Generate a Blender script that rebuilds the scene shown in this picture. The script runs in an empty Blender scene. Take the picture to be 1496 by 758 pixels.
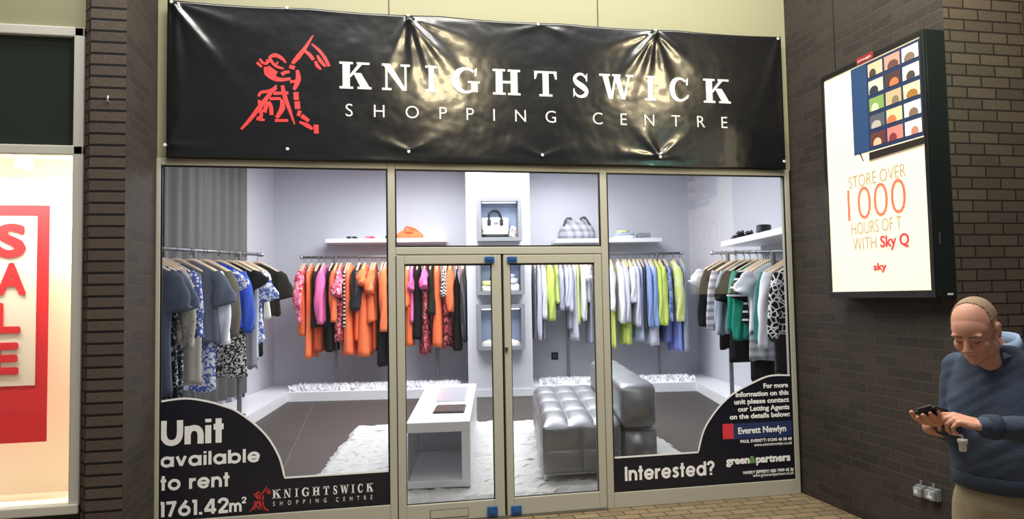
import bpy, bmesh, math, random
from math import sin, cos, pi, tan, atan, sqrt, radians
from mathutils import Vector, Matrix, noise
SC = bpy.context.scene
COL = SC.collection
random.seed(7)

# ------------------------------------------------------------------ camera
FOC = 1065.78
CAM = Vector((-1.1205, -5.8683, 1.7576)); YAW, PIT, ROL = .2035, .0523, -.0181
FW = Vector((sin(YAW)*cos(PIT), cos(YAW)*cos(PIT), sin(PIT)))
_r = Vector((cos(YAW), -sin(YAW), 0)); _u = _r.cross(FW)
RT = _r*cos(ROL) + _u*sin(ROL); UP = -_r*sin(ROL) + _u*cos(ROL)
cd = bpy.data.cameras.new('camera'); cam = bpy.data.objects.new('camera', cd); COL.objects.link(cam)
cd.sensor_fit = 'HORIZONTAL'; cd.sensor_width = 36; cd.lens = 36*FOC/1496; cd.clip_end = 200; cd.clip_start = .05
cam.matrix_world = Matrix(((RT.x, UP.x, -FW.x, CAM.x), (RT.y, UP.y, -FW.y, CAM.y), (RT.z, UP.z, -FW.z, CAM.z), (0, 0, 0, 1)))
SC.camera = cam
def proj(p):
    v = Vector(p)-CAM; z = v.dot(FW); return 748+FOC*v.dot(RT)/z, 379-FOC*v.dot(UP)/z, z
def ray(px, py): return FW + RT*((px-748)/FOC) + UP*((379-py)/FOC)
def at(px, py, d): return CAM + ray(px, py)*d
def on(px, py, p0, n):
    d = ray(px, py); n = Vector(n); return CAM + d*((Vector(p0)-CAM).dot(n)/d.dot(n))
def onY(px, py, Y): return on(px, py, (0, Y, 0), (0, 1, 0))
def onX(px, py, X): return on(px, py, (X, 0, 0), (1, 0, 0))
def onZ(px, py, Z): return on(px, py, (0, 0, Z), (0, 0, 1))

# ------------------------------------------------------------------ world, lights, exposure
SC.view_settings.view_transform = 'Standard'; SC.view_settings.look = 'None'
SC.view_settings.exposure = 0; SC.view_settings.gamma = 1; SC.view_settings.use_curve_mapping = False
wd = bpy.data.worlds.new('night_arcade'); SC.world = wd; wd.use_nodes = True
wd.node_tree.nodes['Background'].inputs[0].default_value = (.95, .97, 1, 1)
wd.node_tree.nodes['Background'].inputs[1].default_value = .16
def area(name, loc, rot, sx, sy, power, col=(1, 1, 1)):
    l = bpy.data.lights.new(name, 'AREA'); l.shape = 'RECTANGLE'; l.size = sx; l.size_y = sy; l.energy = power; l.color = col
    o = bpy.data.objects.new(name, l); COL.objects.link(o); o.location = loc; o.rotation_euler = rot; return o
area('arcade_ceiling_light', (-.2, -1.35, 5.6), (radians(-4), 0, 0), 6.5, .9, 290, (1, .985, .93))
area('walkway_ceiling_light', (.4, -4.3, 7.0), (0, 0, 0), 4.0, 1.0, 240, (1, .965, .90))
area('banner_spot_lamp', (-.15, -2.6, 4.25), (radians(38), 0, 0), .55, .36, 22, (1, .84, .52))
area('banner_spot_lamp', (2.35, -2.6, 4.3), (radians(38), 0, 0), .5, .36, 22, (1, .84, .52))
area('arcade_green_sign_light', (2.42, -2.6, 3.38), (radians(70), 0, 0), .22, .12, 2.5, (.45, 1, .85))
area('shop_ceiling_light', (.7, 5.2, 4.12), (0, 0, 0), 4.6, 2.2, 300, (.97, .985, 1))
area('shop_ceiling_light', (.5, 2.2, 4.12), (0, 0, 0), 3.4, 2.4, 185, (.97, .985, 1))
area('shop_ceiling_light', (.9, 6.6, 4.12), (radians(-15), 0, 0), 4.0, .5, 45, (.97, .97, 1))
area('sale_window_light', (-4.0, -.48, 2.78), (radians(-12), 0, 0), 2.2, .12, 95, (1, .90, .74))

# ------------------------------------------------------------------ materials
def lin(c): return tuple((x/255/12.92 if x/255 <= .04045 else ((x/255+.055)/1.055)**2.4) for x in c)
MATS = {}
def mat(name, c, rough=.6, metal=0., emit=0, spec=.5, coat=0, bump=0, bscale=40, var=0, sheen=0):
    if name in MATS: return MATS[name]
    m = bpy.data.materials.new(name); m.use_nodes = True; nt = m.node_tree; b = nt.nodes['Principled BSDF']
    col = lin(c)+(1,)
    b.inputs['Base Color'].default_value = col; b.inputs['Roughness'].default_value = rough; b.inputs['Metallic'].default_value = metal
    b.inputs['Specular IOR Level'].default_value = spec; b.inputs['Coat Weight'].default_value = coat; b.inputs['Sheen Weight'].default_value = sheen
    if emit: b.inputs['Emission Color'].default_value = col; b.inputs['Emission Strength'].default_value = emit
    if bump or var:
        tc = nt.nodes.new('ShaderNodeTexCoord'); nz = nt.nodes.new('ShaderNodeTexNoise'); nz.inputs['Scale'].default_value = bscale; nz.inputs['Detail'].default_value = 4
        nt.links.new(tc.outputs['Object'], nz.inputs['Vector'])
        if bump:
            bp = nt.nodes.new('ShaderNodeBump'); bp.inputs['Strength'].default_value = bump; bp.inputs['Distance'].default_value = .01
            nt.links.new(nz.outputs['Fac'], bp.inputs['Height']); nt.links.new(bp.outputs['Normal'], b.inputs['Normal'])
        if var:
            mx = nt.nodes.new('ShaderNodeMix'); mx.data_type = 'RGBA'; mx.inputs['A'].default_value = tuple(x*(1-var) for x in col[:3])+(1,)
            mx.inputs['B'].default_value = tuple(min(1, x*(1+var)) for x in col[:3])+(1,)
            nt.links.new(nz.outputs['Fac'], mx.inputs['Factor']); nt.links.new(mx.outputs['Result'], b.inputs['Base Color'])
    MATS[name] = m; return m
def mat_pattern(name, c1, c2, kind, scale=10, thr=.5, rough=.8, c3=None):
    """printed cloth: kind floral / spots / cells / stripes / zigzag / plaid / lace"""
    if name in MATS: return MATS[name]
    m = bpy.data.materials.new(name); m.use_nodes = True; nt = m.node_tree; N = nt.nodes; L = nt.links; b = N['Principled BSDF']
    b.inputs['Roughness'].default_value = rough; b.inputs['Specular IOR Level'].default_value = .2
    tc = N.new('ShaderNodeTexCoord'); vec = tc.outputs['Object']
    def mth(op, a, bb=None, clamp=False):
        n = N.new('ShaderNodeMath'); n.operation = op; n.use_clamp = clamp
        for i, x in enumerate((a, bb)):
            if x is None: continue
            if isinstance(x, (int, float)): n.inputs[i].default_value = x
            else: L.new(x, n.inputs[i])
        return n.outputs[0]
    if kind in ('floral', 'lace'):
        t = N.new('ShaderNodeTexNoise'); t.inputs['Scale'].default_value = scale; t.inputs['Detail'].default_value = 3; t.inputs['Distortion'].default_value = 1.2
        L.new(vec, t.inputs['Vector']); f = mth('GREATER_THAN', t.outputs['Fac'], thr)
    elif kind == 'spots':
        t = N.new('ShaderNodeTexVoronoi'); t.inputs['Scale'].default_value = scale; L.new(vec, t.inputs['Vector']); f = mth('LESS_THAN', t.outputs['Distance'], thr)
    elif kind == 'cells':
        t = N.new('ShaderNodeTexVoronoi'); t.feature = 'DISTANCE_TO_EDGE'; t.inputs['Scale'].default_value = scale; L.new(vec, t.inputs['Vector']); f = mth('LESS_THAN', t.outputs['Distance'], thr)
    else:
        sp = N.new('ShaderNodeSeparateXYZ'); L.new(vec, sp.inputs[0])
        z = sp.outputs[2]; xy = mth('ADD', sp.outputs[0], sp.outputs[1])
        if kind == 'stripes': f = mth('GREATER_THAN', mth('SINE', mth('MULTIPLY', z, scale)), thr)
        elif kind == 'vstripes': f = mth('GREATER_THAN', mth('SINE', mth('MULTIPLY', xy, scale)), thr)
        elif kind == 'zigzag':
            tri = mth('PINGPONG', mth('MULTIPLY', xy, 1.0), .035); f = mth('GREATER_THAN', mth('SINE', mth('MULTIPLY', mth('ADD', z, mth('MULTIPLY', tri, 1.2)), scale)), thr)
        else:
            f = mth('ADD', mth('MULTIPLY', mth('GREATER_THAN', mth('SINE', mth('MULTIPLY', z, scale)), thr), .5), mth('MULTIPLY', mth('GREATER_THAN', mth('SINE', mth('MULTIPLY', xy, scale)), thr), .5))
    mx = N.new('ShaderNodeMix'); mx.data_type = 'RGBA'; mx.inputs['A'].default_value = lin(c1)+(1,); mx.inputs['B'].default_value = lin(c2)+(1,)
    L.new(f, mx.inputs['Factor']); out = mx.outputs['Result']
    if c3:
        t2 = N.new('ShaderNodeTexNoise'); t2.inputs['Scale'].default_value = scale*.8; L.new(vec, t2.inputs['Vector'])
        m2 = N.new('ShaderNodeMix'); m2.data_type = 'RGBA'; m2.inputs['B'].default_value = lin(c3)+(1,)
        L.new(out, m2.inputs['A']); L.new(mth('GREATER_THAN', t2.outputs['Fac'], .56), m2.inputs['Factor']); out = m2.outputs['Result']
    L.new(out, b.inputs['Base Color']); MATS[name] = m; return m
def mat_brick(name, ax, bw, bh, c1, c2, mortar, off=.5, rough=.75, ms=.008):
    """brick courses; ax picks which object axes run along / up the wall"""
    m = bpy.data.materials.new(name); m.use_nodes = True; nt = m.node_tree; N = nt.nodes; L = nt.links; b = N['Principled BSDF']
    b.inputs['Roughness'].default_value = rough; b.inputs['Specular IOR Level'].default_value = .35
    tc = N.new('ShaderNodeTexCoord'); sp = N.new('ShaderNodeSeparateXYZ'); cb = N.new('ShaderNodeCombineXYZ'); L.new(tc.outputs['Object'], sp.inputs[0])
    L.new(sp.outputs[ax[0]], cb.inputs[0]); L.new(sp.outputs[ax[1]], cb.inputs[1])
    t = N.new('ShaderNodeTexBrick'); L.new(cb.outputs[0], t.inputs['Vector'])
    t.inputs['Scale'].default_value = 1; t.inputs['Brick Width'].default_value = bw; t.inputs['Row Height'].default_value = bh
    t.inputs['Mortar Size'].default_value = ms; t.inputs['Mortar Smooth'].default_value = .25; t.offset = off; t.inputs['Bias'].default_value = 0
    t.inputs['Color1'].default_value = lin(c1)+(1,); t.inputs['Color2'].default_value = lin(c2)+(1,); t.inputs['Mortar'].default_value = lin(mortar)+(1,)
    nz = N.new('ShaderNodeTexNoise'); nz.inputs['Scale'].default_value = 60; nz.inputs['Detail'].default_value = 5; L.new(tc.outputs['Object'], nz.inputs['Vector'])
    mx = N.new('ShaderNodeMix'); mx.data_type = 'RGBA'; mx.blend_type = 'MULTIPLY'; mx.inputs['Factor'].default_value = .45
    L.new(t.outputs['Color'], mx.inputs['A']); L.new(nz.outputs['Fac'], mx.inputs['B']); L.new(mx.outputs['Result'], b.inputs['Base Color'])
    sb = N.new('ShaderNodeMath'); sb.operation = 'MULTIPLY_ADD'; sb.inputs[1].default_value = .15; L.new(nz.outputs['Fac'], sb.inputs[0])
    iv = N.new('ShaderNodeMath'); iv.operation = 'SUBTRACT'; iv.inputs[0].default_value = 1; L.new(t.outputs['Fac'], iv.inputs[1]); L.new(iv.outputs[0], sb.inputs[2])
    bp = N.new('ShaderNodeBump'); bp.inputs['Strength'].default_value = .9; bp.inputs['Distance'].default_value = .012; L.new(sb.outputs[0], bp.inputs['Height']); L.new(bp.outputs['Normal'], b.inputs['Normal'])
    return m
def mat_glass(name, tint=(1, 1, 1), refl=.9):
    m = bpy.data.materials.new(name); m.use_nodes = True; nt = m.node_tree; N = nt.nodes; L = nt.links
    for n in list(N): N.remove(n)
    o = N.new('ShaderNodeOutputMaterial'); t = N.new('ShaderNodeBsdfTransparent'); g = N.new('ShaderNodeBsdfGlossy'); g.inputs['Roughness'].default_value = .03
    t.inputs[0].default_value = tint+(1,); f = N.new('ShaderNodeFresnel'); f.inputs[0].default_value = 1.5
    ml = N.new('ShaderNodeMath'); ml.operation = 'MULTIPLY'; ml.inputs[1].default_value = refl; L.new(f.outputs[0], ml.inputs[0])
    mx = N.new('ShaderNodeMixShader'); L.new(ml.outputs[0], mx.inputs[0]); L.new(t.outputs[0], mx.inputs[1]); L.new(g.outputs[0], mx.inputs[2]); L.new(mx.outputs[0], o.inputs[0])
    return m

# ------------------------------------------------------------------ object helpers
def thing(name, label, cat, loc, group=None):
    o = bpy.data.objects.new(name, None); COL.objects.link(o); o.location = loc; o.empty_display_size = .1
    o['label'] = label; o['category'] = cat
    if group: o['group'] = group
    return o
def tag(o, label, cat, group=None):
    o['label'] = label; o['category'] = cat
    if group: o['group'] = group
    return o
def wloc(p):
    v = Vector((0, 0, 0))
    while p is not None: v += p.location; p = p.parent
    return v
def obj(name, bm, m, parent=None, smooth=False, origin=None, label=None):
    """bm is in world coordinates; it becomes one mesh object"""
    me = bpy.data.meshes.new(name)
    o = bpy.data.objects.new(name, me); COL.objects.link(o)
    if parent is not None: o.parent = parent
    base = wloc(parent) if parent is not None else Vector((0, 0, 0))
    if origin is None and parent is None:
        vs = [v.co for v in bm.verts]
        origin = Vector((sum(v.x for v in vs)/len(vs), sum(v.y for v in vs)/len(vs), min(v.z for v in vs)))
    if origin is not None: o.location = Vector(origin)-base; base = Vector(origin)
    bmesh.ops.translate(bm, vec=-base, verts=bm.verts)
    bmesh.ops.recalc_face_normals(bm, faces=bm.faces)
    bm.to_mesh(me); bm.free()
    for x in (m if isinstance(m, (list, tuple)) else [m]): me.materials.append(x)
    if smooth:
        for p in me.polygons: p.use_smooth = True
    if label: o['label'] = label
    return o
def struct(name, bm, m, origin=None, smooth=False):
    o = obj(name, bm, m, None, smooth, origin if origin is not None else (0, 0, 0)); o['kind'] = 'structure'; return o
def B(): return bmesh.new()
def box(bm, lo, hi, bev=0, mi=0):
    lo = Vector(lo); hi = Vector(hi)
    M = Matrix.Translation((lo+hi)/2) @ Matrix.Diagonal((hi.x-lo.x, hi.y-lo.y, hi.z-lo.z, 1))
    r = bmesh.ops.create_cube(bm, size=1, matrix=M); fs = set(f for v in r['verts'] for f in v.link_faces)
    for f in fs: f.material_index = mi
    if bev:
        bmesh.ops.bevel(bm, geom=list(set(e for v in r['verts'] for e in v.link_edges)), offset=bev, segments=2, affect='EDGES', profile=.6)
    return bm
def obox(bm, c, ax, ay, az, sx, sy, sz, bev=0):
    """box with its own axes"""
    ax, ay, az = Vector(ax).normalized(), Vector(ay).normalized(), Vector(az).normalized()
    M = Matrix(((ax.x*sx, ay.x*sy, az.x*sz, c[0]), (ax.y*sx, ay.y*sy, az.y*sz, c[1]), (ax.z*sx, ay.z*sy, az.z*sz, c[2]), (0, 0, 0, 1)))
    r = bmesh.ops.create_cube(bm, size=1, matrix=M)
    if bev: bmesh.ops.bevel(bm, geom=list(set(e for v in r['verts'] for e in v.link_edges)), offset=bev, segments=3, affect='EDGES', profile=.5)
    return bm
def prism(bm, pts, d, mi=0):
    """extrude a polygon (list of points) by vector d"""
    d = Vector(d); a = [bm.verts.new(Vector(p)) for p in pts]; b = [bm.verts.new(Vector(p)+d) for p in pts]; n = len(pts)
    fs = [bm.faces.new(a), bm.faces.new(b[::-1])]
    for i in range(n): fs.append(bm.faces.new((a[i], b[i], b[(i+1) % n], a[(i+1) % n])))
    for f in fs: f.material_index = mi
    return bm
def frame_of(d):
    d = Vector(d).normalized(); x = d.cross(Vector((0, 0, 1)))
    if x.length < 1e-3: x = d.cross(Vector((1, 0, 0)))
    x.normalize(); return x, d.cross(x).normalized(), d
def tube(bm, pts, r, n=10, cap=True):
    """tube through points with radius (or one per point)"""
    pts = [Vector(p) for p in pts]; rs = r if isinstance(r, (list, tuple)) else [r]*len(pts); rings = []; px = None
    for i, p in enumerate(pts):
        d = (pts[min(i+1, len(pts)-1)]-pts[max(i-1, 0)]).normalized()
        if px is None: x, y, _ = frame_of(d)
        else:
            x = (px-d*px.dot(d)).normalized(); y = d.cross(x)
        px = x
        rings.append([bm.verts.new(p+(x*cos(2*pi*k/n)+y*sin(2*pi*k/n))*rs[i]) for k in range(n)])
    for a, b in zip(rings, rings[1:]):
        for k in range(n): bm.faces.new((a[k], a[(k+1) % n], b[(k+1) % n], b[k]))
    if cap: bm.faces.new(rings[0][::-1]); bm.faces.new(rings[-1])
    return bm
def ball(bm, c, rad, axes=None, seg=16):
    """ellipsoid; rad = (rx,ry,rz), axes = 3 unit vectors"""
    ax = axes or (Vector((1, 0, 0)), Vector((0, 1, 0)), Vector((0, 0, 1)))
    if isinstance(rad, (int, float)): rad = (rad,)*3
    M = Matrix(((ax[0].x*rad[0], ax[1].x*rad[1], ax[2].x*rad[2], c[0]), (ax[0].y*rad[0], ax[1].y*rad[1], ax[2].y*rad[2], c[1]), (ax[0].z*rad[0], ax[1].z*rad[1], ax[2].z*rad[2], c[2]), (0, 0, 0, 1)))
    bmesh.ops.create_uvsphere(bm, u_segments=seg, v_segments=max(6, seg*2//3), radius=1, matrix=M); return bm
def rings_mesh(bm, rings, cap=True, closed=True):
    vs = [[bm.verts.new(p) for p in r] for r in rings]; n = len(rings[0])
    for a, b in zip(vs, vs[1:]):
        for k in range(n if closed else n-1): bm.faces.new((a[k], a[(k+1) % n], b[(k+1) % n], b[k]))
    if cap: bm.faces.new(vs[0][::-1]); bm.faces.new(vs[-1])
    return bm
def stroke(bm, pts, ws, M, th=None, smooth=6):
    """flat brush stroke: 2-D points with widths -> solid strip; M maps (x,y) to world, th is the thickness vector"""
    P = [Vector((p[0], p[1])) for p in pts]; ws = ws if isinstance(ws, (list, tuple)) else [ws]*len(P)
    Q, W = [], []
    if len(P) > 2 and smooth:
        for i in range(len(P)-1):
            p0, p1, p2, p3 = P[max(i-1, 0)], P[i], P[i+1], P[min(i+2, len(P)-1)]
            for k in range(smooth):
                t = k/smooth
                Q.append(.5*((2*p1)+(p2-p0)*t+(2*p0-5*p1+4*p2-p3)*t*t+(3*p1-p0-3*p2+p3)*t**3)); W.append(ws[i]*(1-t)+ws[i+1]*t)
        Q.append(P[-1]); W.append(ws[-1])
    else: Q, W = P, list(ws)
    Lr, Rr = [], []
    for i, q in enumerate(Q):
        d = (Q[min(i+1, len(Q)-1)]-Q[max(i-1, 0)])
        if d.length < 1e-9: d = Vector((1, 0))
        d.normalize(); n = Vector((-d.y, d.x)); Lr.append(q+n*W[i]/2); Rr.append(q-n*W[i]/2)
    tv = Vector(th) if th is not None else Vector((0, 0, 0))
    for i in range(len(Q)-1):
        quad = [M(*Lr[i]), M(*Rr[i]), M(*Rr[i+1]), M(*Lr[i+1])]
        if th is None: bm.faces.new([bm.verts.new(p) for p in quad])
        else: prism(bm, quad, tv)
    return bm
_cap = {}
def text_mesh(s, bold=0, spacing=1.0):
    cu = bpy.data.curves.new('lettering', 'FONT'); cu.body = s; cu.offset = min(bold, .012); cu.extrude = .02; cu.space_character = spacing; cu.resolution_u = 4
    o = bpy.data.objects.new('lettering', cu); COL.objects.link(o)
    dg = bpy.context.evaluated_depsgraph_get(); me = bpy.data.meshes.new_from_object(o.evaluated_get(dg)); bpy.data.objects.remove(o); bpy.data.curves.remove(cu)
    bm = bmesh.new(); bm.from_mesh(me)
    if bold > .012:      # a heavier face: the same outline laid down several times, spread by the extra weight
        e = bold-.012; ns = 8
        for k in range(ns):
            n0 = len(bm.verts); bm.from_mesh(me); bm.verts.ensure_lookup_table()
            for v in bm.verts[n0:]: v.co.x += e*cos(2*pi*k/ns); v.co.y += e*sin(2*pi*k/ns); v.co.z += .003*(k+1)
    bpy.data.meshes.remove(me); return bm
def cap_h():
    if 'h' not in _cap:
        b = text_mesh('H'); ys = [v.co.y for v in b.verts]; _cap['h'] = max(ys)-min(ys); b.free()
    return _cap['h']
def lettering(parent, s, m, o, xdir, width, capheight, n, bold=0, spacing=1.0, off=.004, fn=None, label=None):
    """text whose baseline starts at o, runs along xdir for width, stands up in z, raised along n"""
    bm = text_mesh(s, bold, spacing); xs = [v.co.x for v in bm.verts]; x0, x1 = min(xs), max(xs); hz = cap_h()+2*bold
    o = Vector(o); xdir = Vector(xdir); n = Vector(n)
    for v in bm.verts:
        v.co = o + xdir*((v.co.x-x0)/(x1-x0)*width) + Vector((0, 0, 1))*((v.co.y+bold)/hz*capheight) + n*(off+v.co.z*.05)
    if fn: fn(bm)
    return obj('lettering', bm, m, parent, label=label)
# ------------------------------------------------------------------ shared materials
M_FRAME = mat('putty_painted_aluminium', (182, 180, 166), .45, bump=.05, bscale=80)
M_BEIGE = mat('beige_fascia_panel', (158, 155, 124), .6, var=.04, bscale=1.5)
M_BLACK = mat('black_metal', (22, 22, 24), .4)
M_WHITE = mat('white_lacquer', (235, 236, 240), .35)
M_WALL = mat('pale_lavender_wall_paint', (200, 202, 211), .7)
M_CHROME = mat('brushed_chrome', (190, 192, 198), .25, 1)
M_GLASS = mat_glass('shop_glass')
M_BLUE = mat('blue_plastic', (38, 88, 150), .45)
M_GREYP = mat('grey_socket_plastic', (120, 124, 126), .5)
BR1, BR2, BRM = (84, 72, 64), (70, 60, 54), (24, 21, 19)
M_BR_X = mat_brick('lit_brick_facing_street', (0, 2), .225, .0755, (104, 92, 82), (88, 78, 70), (40, 36, 33), ms=.006)  # lit copy of the brick, street-side light put into its colour
M_BR_Y = mat_brick('shaded_brick_side', (1, 2), .225, .0755, (74, 66, 60), (60, 53, 49), (82, 75, 68), ms=.005)  # shaded copy of the same brick, side shade put into its colour
M_BR_P = mat_brick('lit_brick_pillar_front', (0, 2), 3, .0755, (104, 92, 82), (92, 82, 74), (22, 19, 17), ms=.009)  # lit copy for the pillar front, brightness put into its colour
M_BR_C = mat_brick('window_lit_brick_edge', (0, 2), .19, .0755, (120, 100, 86), (104, 88, 76), (40, 33, 28), ms=.008)  # warm glow of the neighbouring shop window painted into the edge bricks

# ------------------------------------------------------------------ structure outside
XL, XM1, XM2, XR, ZT = -2.6237, -.8575, .915, 2.6312, 2.8525
XW = 2.657; YC = -1.81
bm = B(); box(bm, (-9, -9, -.2), (9, .06, 0)); struct('floor_street', bm, mat_brick('tan_pavers', (0, 1), .21, .105, (160, 140, 108), (136, 118, 90), (84, 73, 58), ms=.006))
bm = B(); box(bm, (XL-.02, 0, ZT), (XW, .18, 5.6)); struct('wall_above_shopfront', bm, M_BEIGE)
for i, (px, py) in enumerate(((568, 8), (873, 20))):
    x = onY(px, py, 0).x; bm = B(); box(bm, (x-.004, -.003, 4.0), (x+.004, 0, 5.6)); struct('trim_panel_seam', bm, mat('dark_seam', (70, 68, 52), .8))
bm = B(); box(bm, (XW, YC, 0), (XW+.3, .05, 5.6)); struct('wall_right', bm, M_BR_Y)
bm = B(); box(bm, (XW+.002, YC-.004, 0), (3.29, YC+.3, 5.6)); struct('wall_right_front', bm, M_BR_X)
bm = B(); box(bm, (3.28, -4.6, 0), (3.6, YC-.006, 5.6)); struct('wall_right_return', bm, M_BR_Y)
p = onX(1219, 60, XW)
bm = B(); box(bm, (XW-.004, p.y-.004, p.z-.25), (XW, p.y+.004, 5.6)); struct('trim_wall_joint', bm, M_BLACK)
# pillar
PX0, PX1, PY = -2.838, -2.6237, -.745
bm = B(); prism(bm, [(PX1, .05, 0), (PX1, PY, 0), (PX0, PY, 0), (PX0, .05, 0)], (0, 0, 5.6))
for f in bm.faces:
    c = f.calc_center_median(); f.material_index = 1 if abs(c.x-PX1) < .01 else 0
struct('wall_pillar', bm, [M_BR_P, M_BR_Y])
bm = B(); prism(bm, [(PX0-.001, PY+.003, 0), (PX0-.055, PY+.075, 0), (PX0-.055, .05, 0), (PX0-.001, .05, 0)], (0, 0, 5.6)); struct('wall_pillar_edge', bm, M_BR_C)

# ------------------------------------------------------------------ next shop on the left
YS = -.66; SX = PX0-.058
bm = B()
box(bm, (-5.2, YS-.03, 3.52), (SX, YS+.05, 3.585), .008); box(bm, (-5.2, YS-.03, 2.735), (SX, YS+.05, 2.80), .008)
box(bm, (SX-.062, YS-.03, .44), (SX, YS+.05, 3.585), .008); box(bm, (-5.2, YS-.05, .44), (SX, YS+.05, .50), .008); box(bm, (-5.2, YS-.03, .44), (-5.13, YS+.05, 3.585))
w1 = struct('window_1', bm, mat('white_window_frame', (214, 212, 202), .4))
bm = B(); box(bm, (-5.13, YS, .5), (SX-.062, YS+.006, 2.735)); obj('pane', bm, M_GLASS, w1)
bm = B(); box(bm, (-5.13, YS+.005, 2.80), (SX-.075, YS+.03, 3.52)); obj('dark_panel', bm, mat('dark_green_grey_glass', (42, 48, 42), .22, spec=.6), w1)
bm = B(); box(bm, (SX-.075, YS-.02, 2.80), (SX-.062, YS+.03, 3.52)); obj('panel_edge', bm, M_BLACK, w1)
bm = B(); box(bm, (-5.2, YS-.01, 3.585), (SX, YS+.08, 5.6)); struct('wall_left_fascia', bm, M_BEIGE)
bm = B(); box(bm, (-5.2, YS-.01, 0), (SX, YS+.05, .44)); struct('wall_left_riser', bm, mat('black_riser', (30, 27, 25), .5))
M_SALEW = mat('warm_white_display_wall', (250, 240, 222), .8)
bm = B(); box(bm, (-5.2, -.06, .4), (SX, -.02, 2.85)); struct('wall_left_display', bm, M_SALEW)
bm = B(); box(bm, (-5.2, YS+.06, .40), (SX, -.06, .44)); struct('floor_left_display', bm, M_SALEW)
bm = B(); box(bm, (-5.2, YS+.06, 2.80), (SX, -.06, 2.83)); struct('ceiling_left_display', bm, M_SALEW)
bm = B(); box(bm, (SX-.03, YS+.06, .44), (SX-.01, -.06, 2.80)); struct('wall_left_display_end', bm, M_SALEW)
# SALE poster
YP = -.30
p0 = onY(73, 300, YP); p1 = onY(66, 562, YP); p2 = onY(62, 645, YP); pi_ = onY(55, 316, YP)
xr = p0.x; xi = pi_.x; xl = xr-.62; zt, zb, zi, zib = p0.z, p2.z, pi_.z, p1.z
sp = thing('sale_poster', 'red poster with white panel reading SALE hanging in the lit left shop window', 'poster', (xr-.31, YP, zb))
M_RED = mat('red_print', (205, 40, 50), .5)
bm = B(); box(bm, (xl, YP, zb), (xr, YP+.004, zt)); obj('sheet', bm, M_RED, sp)
bm = B(); box(bm, (xl+xr-xi, YP-.003, zib), (xi, YP-.0005, zi)); obj('panel', bm, mat('grey_white_print', (226, 222, 212), .5), sp)
xc = (xl+xr)/2
for ch, py0, py1, pxr in (('S', 327, 376, 39), ('A', 384, 431, 39), ('L', 442, 487, 31), ('E', 500, 547, 28)):
    za, zb_ = onY(20, py1, YP).z, onY(20, py0, YP).z; h = zb_-za; w = h*.82
    lettering(sp, ch, M_RED, (onY(pxr, (py0+py1)/2, YP).x-w, YP-.003, za), (1, 0, 0), w, h, (0, -1, 0), .045)
for hx_ in (xr-.1, xl+.1):
    bm = B(); tube(bm, [(hx_, YP+.002, zt), (hx_, YP+.002, 2.8)], .0012, 6); obj('hanging_thread', bm, M_GREYP, sp)
q = onY(36, 239, -.4)
sl = thing('spotlight', 'small pale ceiling spotlight at the top of the lit left shop window', 'lamp', (q.x, -.4, 2.68))
bm = B(); rings_mesh(bm, [[(q.x+r*cos(2*pi*k/16), -.4+r*sin(2*pi*k/16), z) for k in range(16)] for r, z in ((.05, 2.68), (.055, 2.70), (.045, 2.75), (.02, 2.775))]); obj('lamp_head', bm, mat('cream_metal', (225, 215, 195), .4), sl, True)
bm = B(); tube(bm, [(q.x, -.4, 2.77), (q.x, -.4, 2.80)], .01); obj('stem', bm, M_CHROME, sl)

# ------------------------------------------------------------------ shopfront frames and doors
FY0, FY1 = -.024, .05
def bars(lst, mm=M_FRAME): 
    b = B()
    for x0, z0, x1, z1 in lst: box(b, (x0, FY0, z0), (x1, FY1, z1), .006)
    return b
SILL_L, SILL_R = onY(560, 737, 0).z, onY(1120, 702, 0).z
def window(n, x0, x1, z0, z1, fr):
    w = struct('window_%d' % n, bars(fr), M_FRAME)
    b = B(); box(b, (x0, -.004, z0), (x1, .004, z1)); obj('pane', b, M_GLASS, w)
    b = B()
    for (a, c, d, e) in ((x0, z0, x0+.012, z1), (x1-.012, z0, x1, z1), (x0+.012, z0, x1-.012, z0+.012), (x0+.012, z1-.012, x1-.012, z1)): box(b, (a, -.016, c), (d, -.005, e))
    obj('glazing_bead', b, M_BLACK, w); return w
window(2, -2.592, -.915, SILL_L, 2.80, [(XL, 0, -2.592, ZT), (-2.592, 2.80, -.915, ZT), (-.915, 0, XM1, ZT), (-2.592, 0, -.915, SILL_L)])
window(3, XM1, .855, 2.175, 2.80, [(XM1, 2.80, .855, ZT), (XM1, 2.115, .855, 2.175)])
window(4, XM2, 2.585, SILL_R, 2.80, [(.855, 0, XM2, ZT), (XM2, 2.80, 2.585, ZT), (2.585, 0, XR, ZT), (XM2, 0, 2.585, SILL_R)])
def door(n, x0, x1, meet):
    sl, sr = (.062, .078) if meet == 'r' else (.055, .062)
    b = B(); zb, zt = .014, 2.108
    for (a, c, d, e) in ((x0, zb, x0+sl, zt), (x1-sr, zb, x1, zt), (x0+sl, zt-.07, x1-sr, zt), (x0+sl, zb, x1-sr, zb+.135)): box(b, (a, -.032, c), (d, .032, e), .005)
    d_ = struct('door_%d' % n, b, M_FRAME)
    b = B(); box(b, (x0+sl, -.004, zb+.135), (x1-sr, .004, zt-.07)); obj('pane', b, M_GLASS, d_)
    b = B(); a0, a1, c0, c1 = x0+sl, x1-sr, zb+.135, zt-.07
    for (a, c, d, e) in ((a0, c0, a0+.008, c1), (a1-.008, c0, a1, c1), (a0, c0, a1, c0+.008), (a0, c1-.014, a1, c1)): box(b, (a, -.014, c), (d, -.005, e))
    obj('glazing_bead', b, mat('dark_bead', (60, 60, 56), .5), d_)
    return d_
d1 = door(1, XM1+.006, -.008, 'r'); d2 = door(2, .012, .849, 'l')
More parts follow.
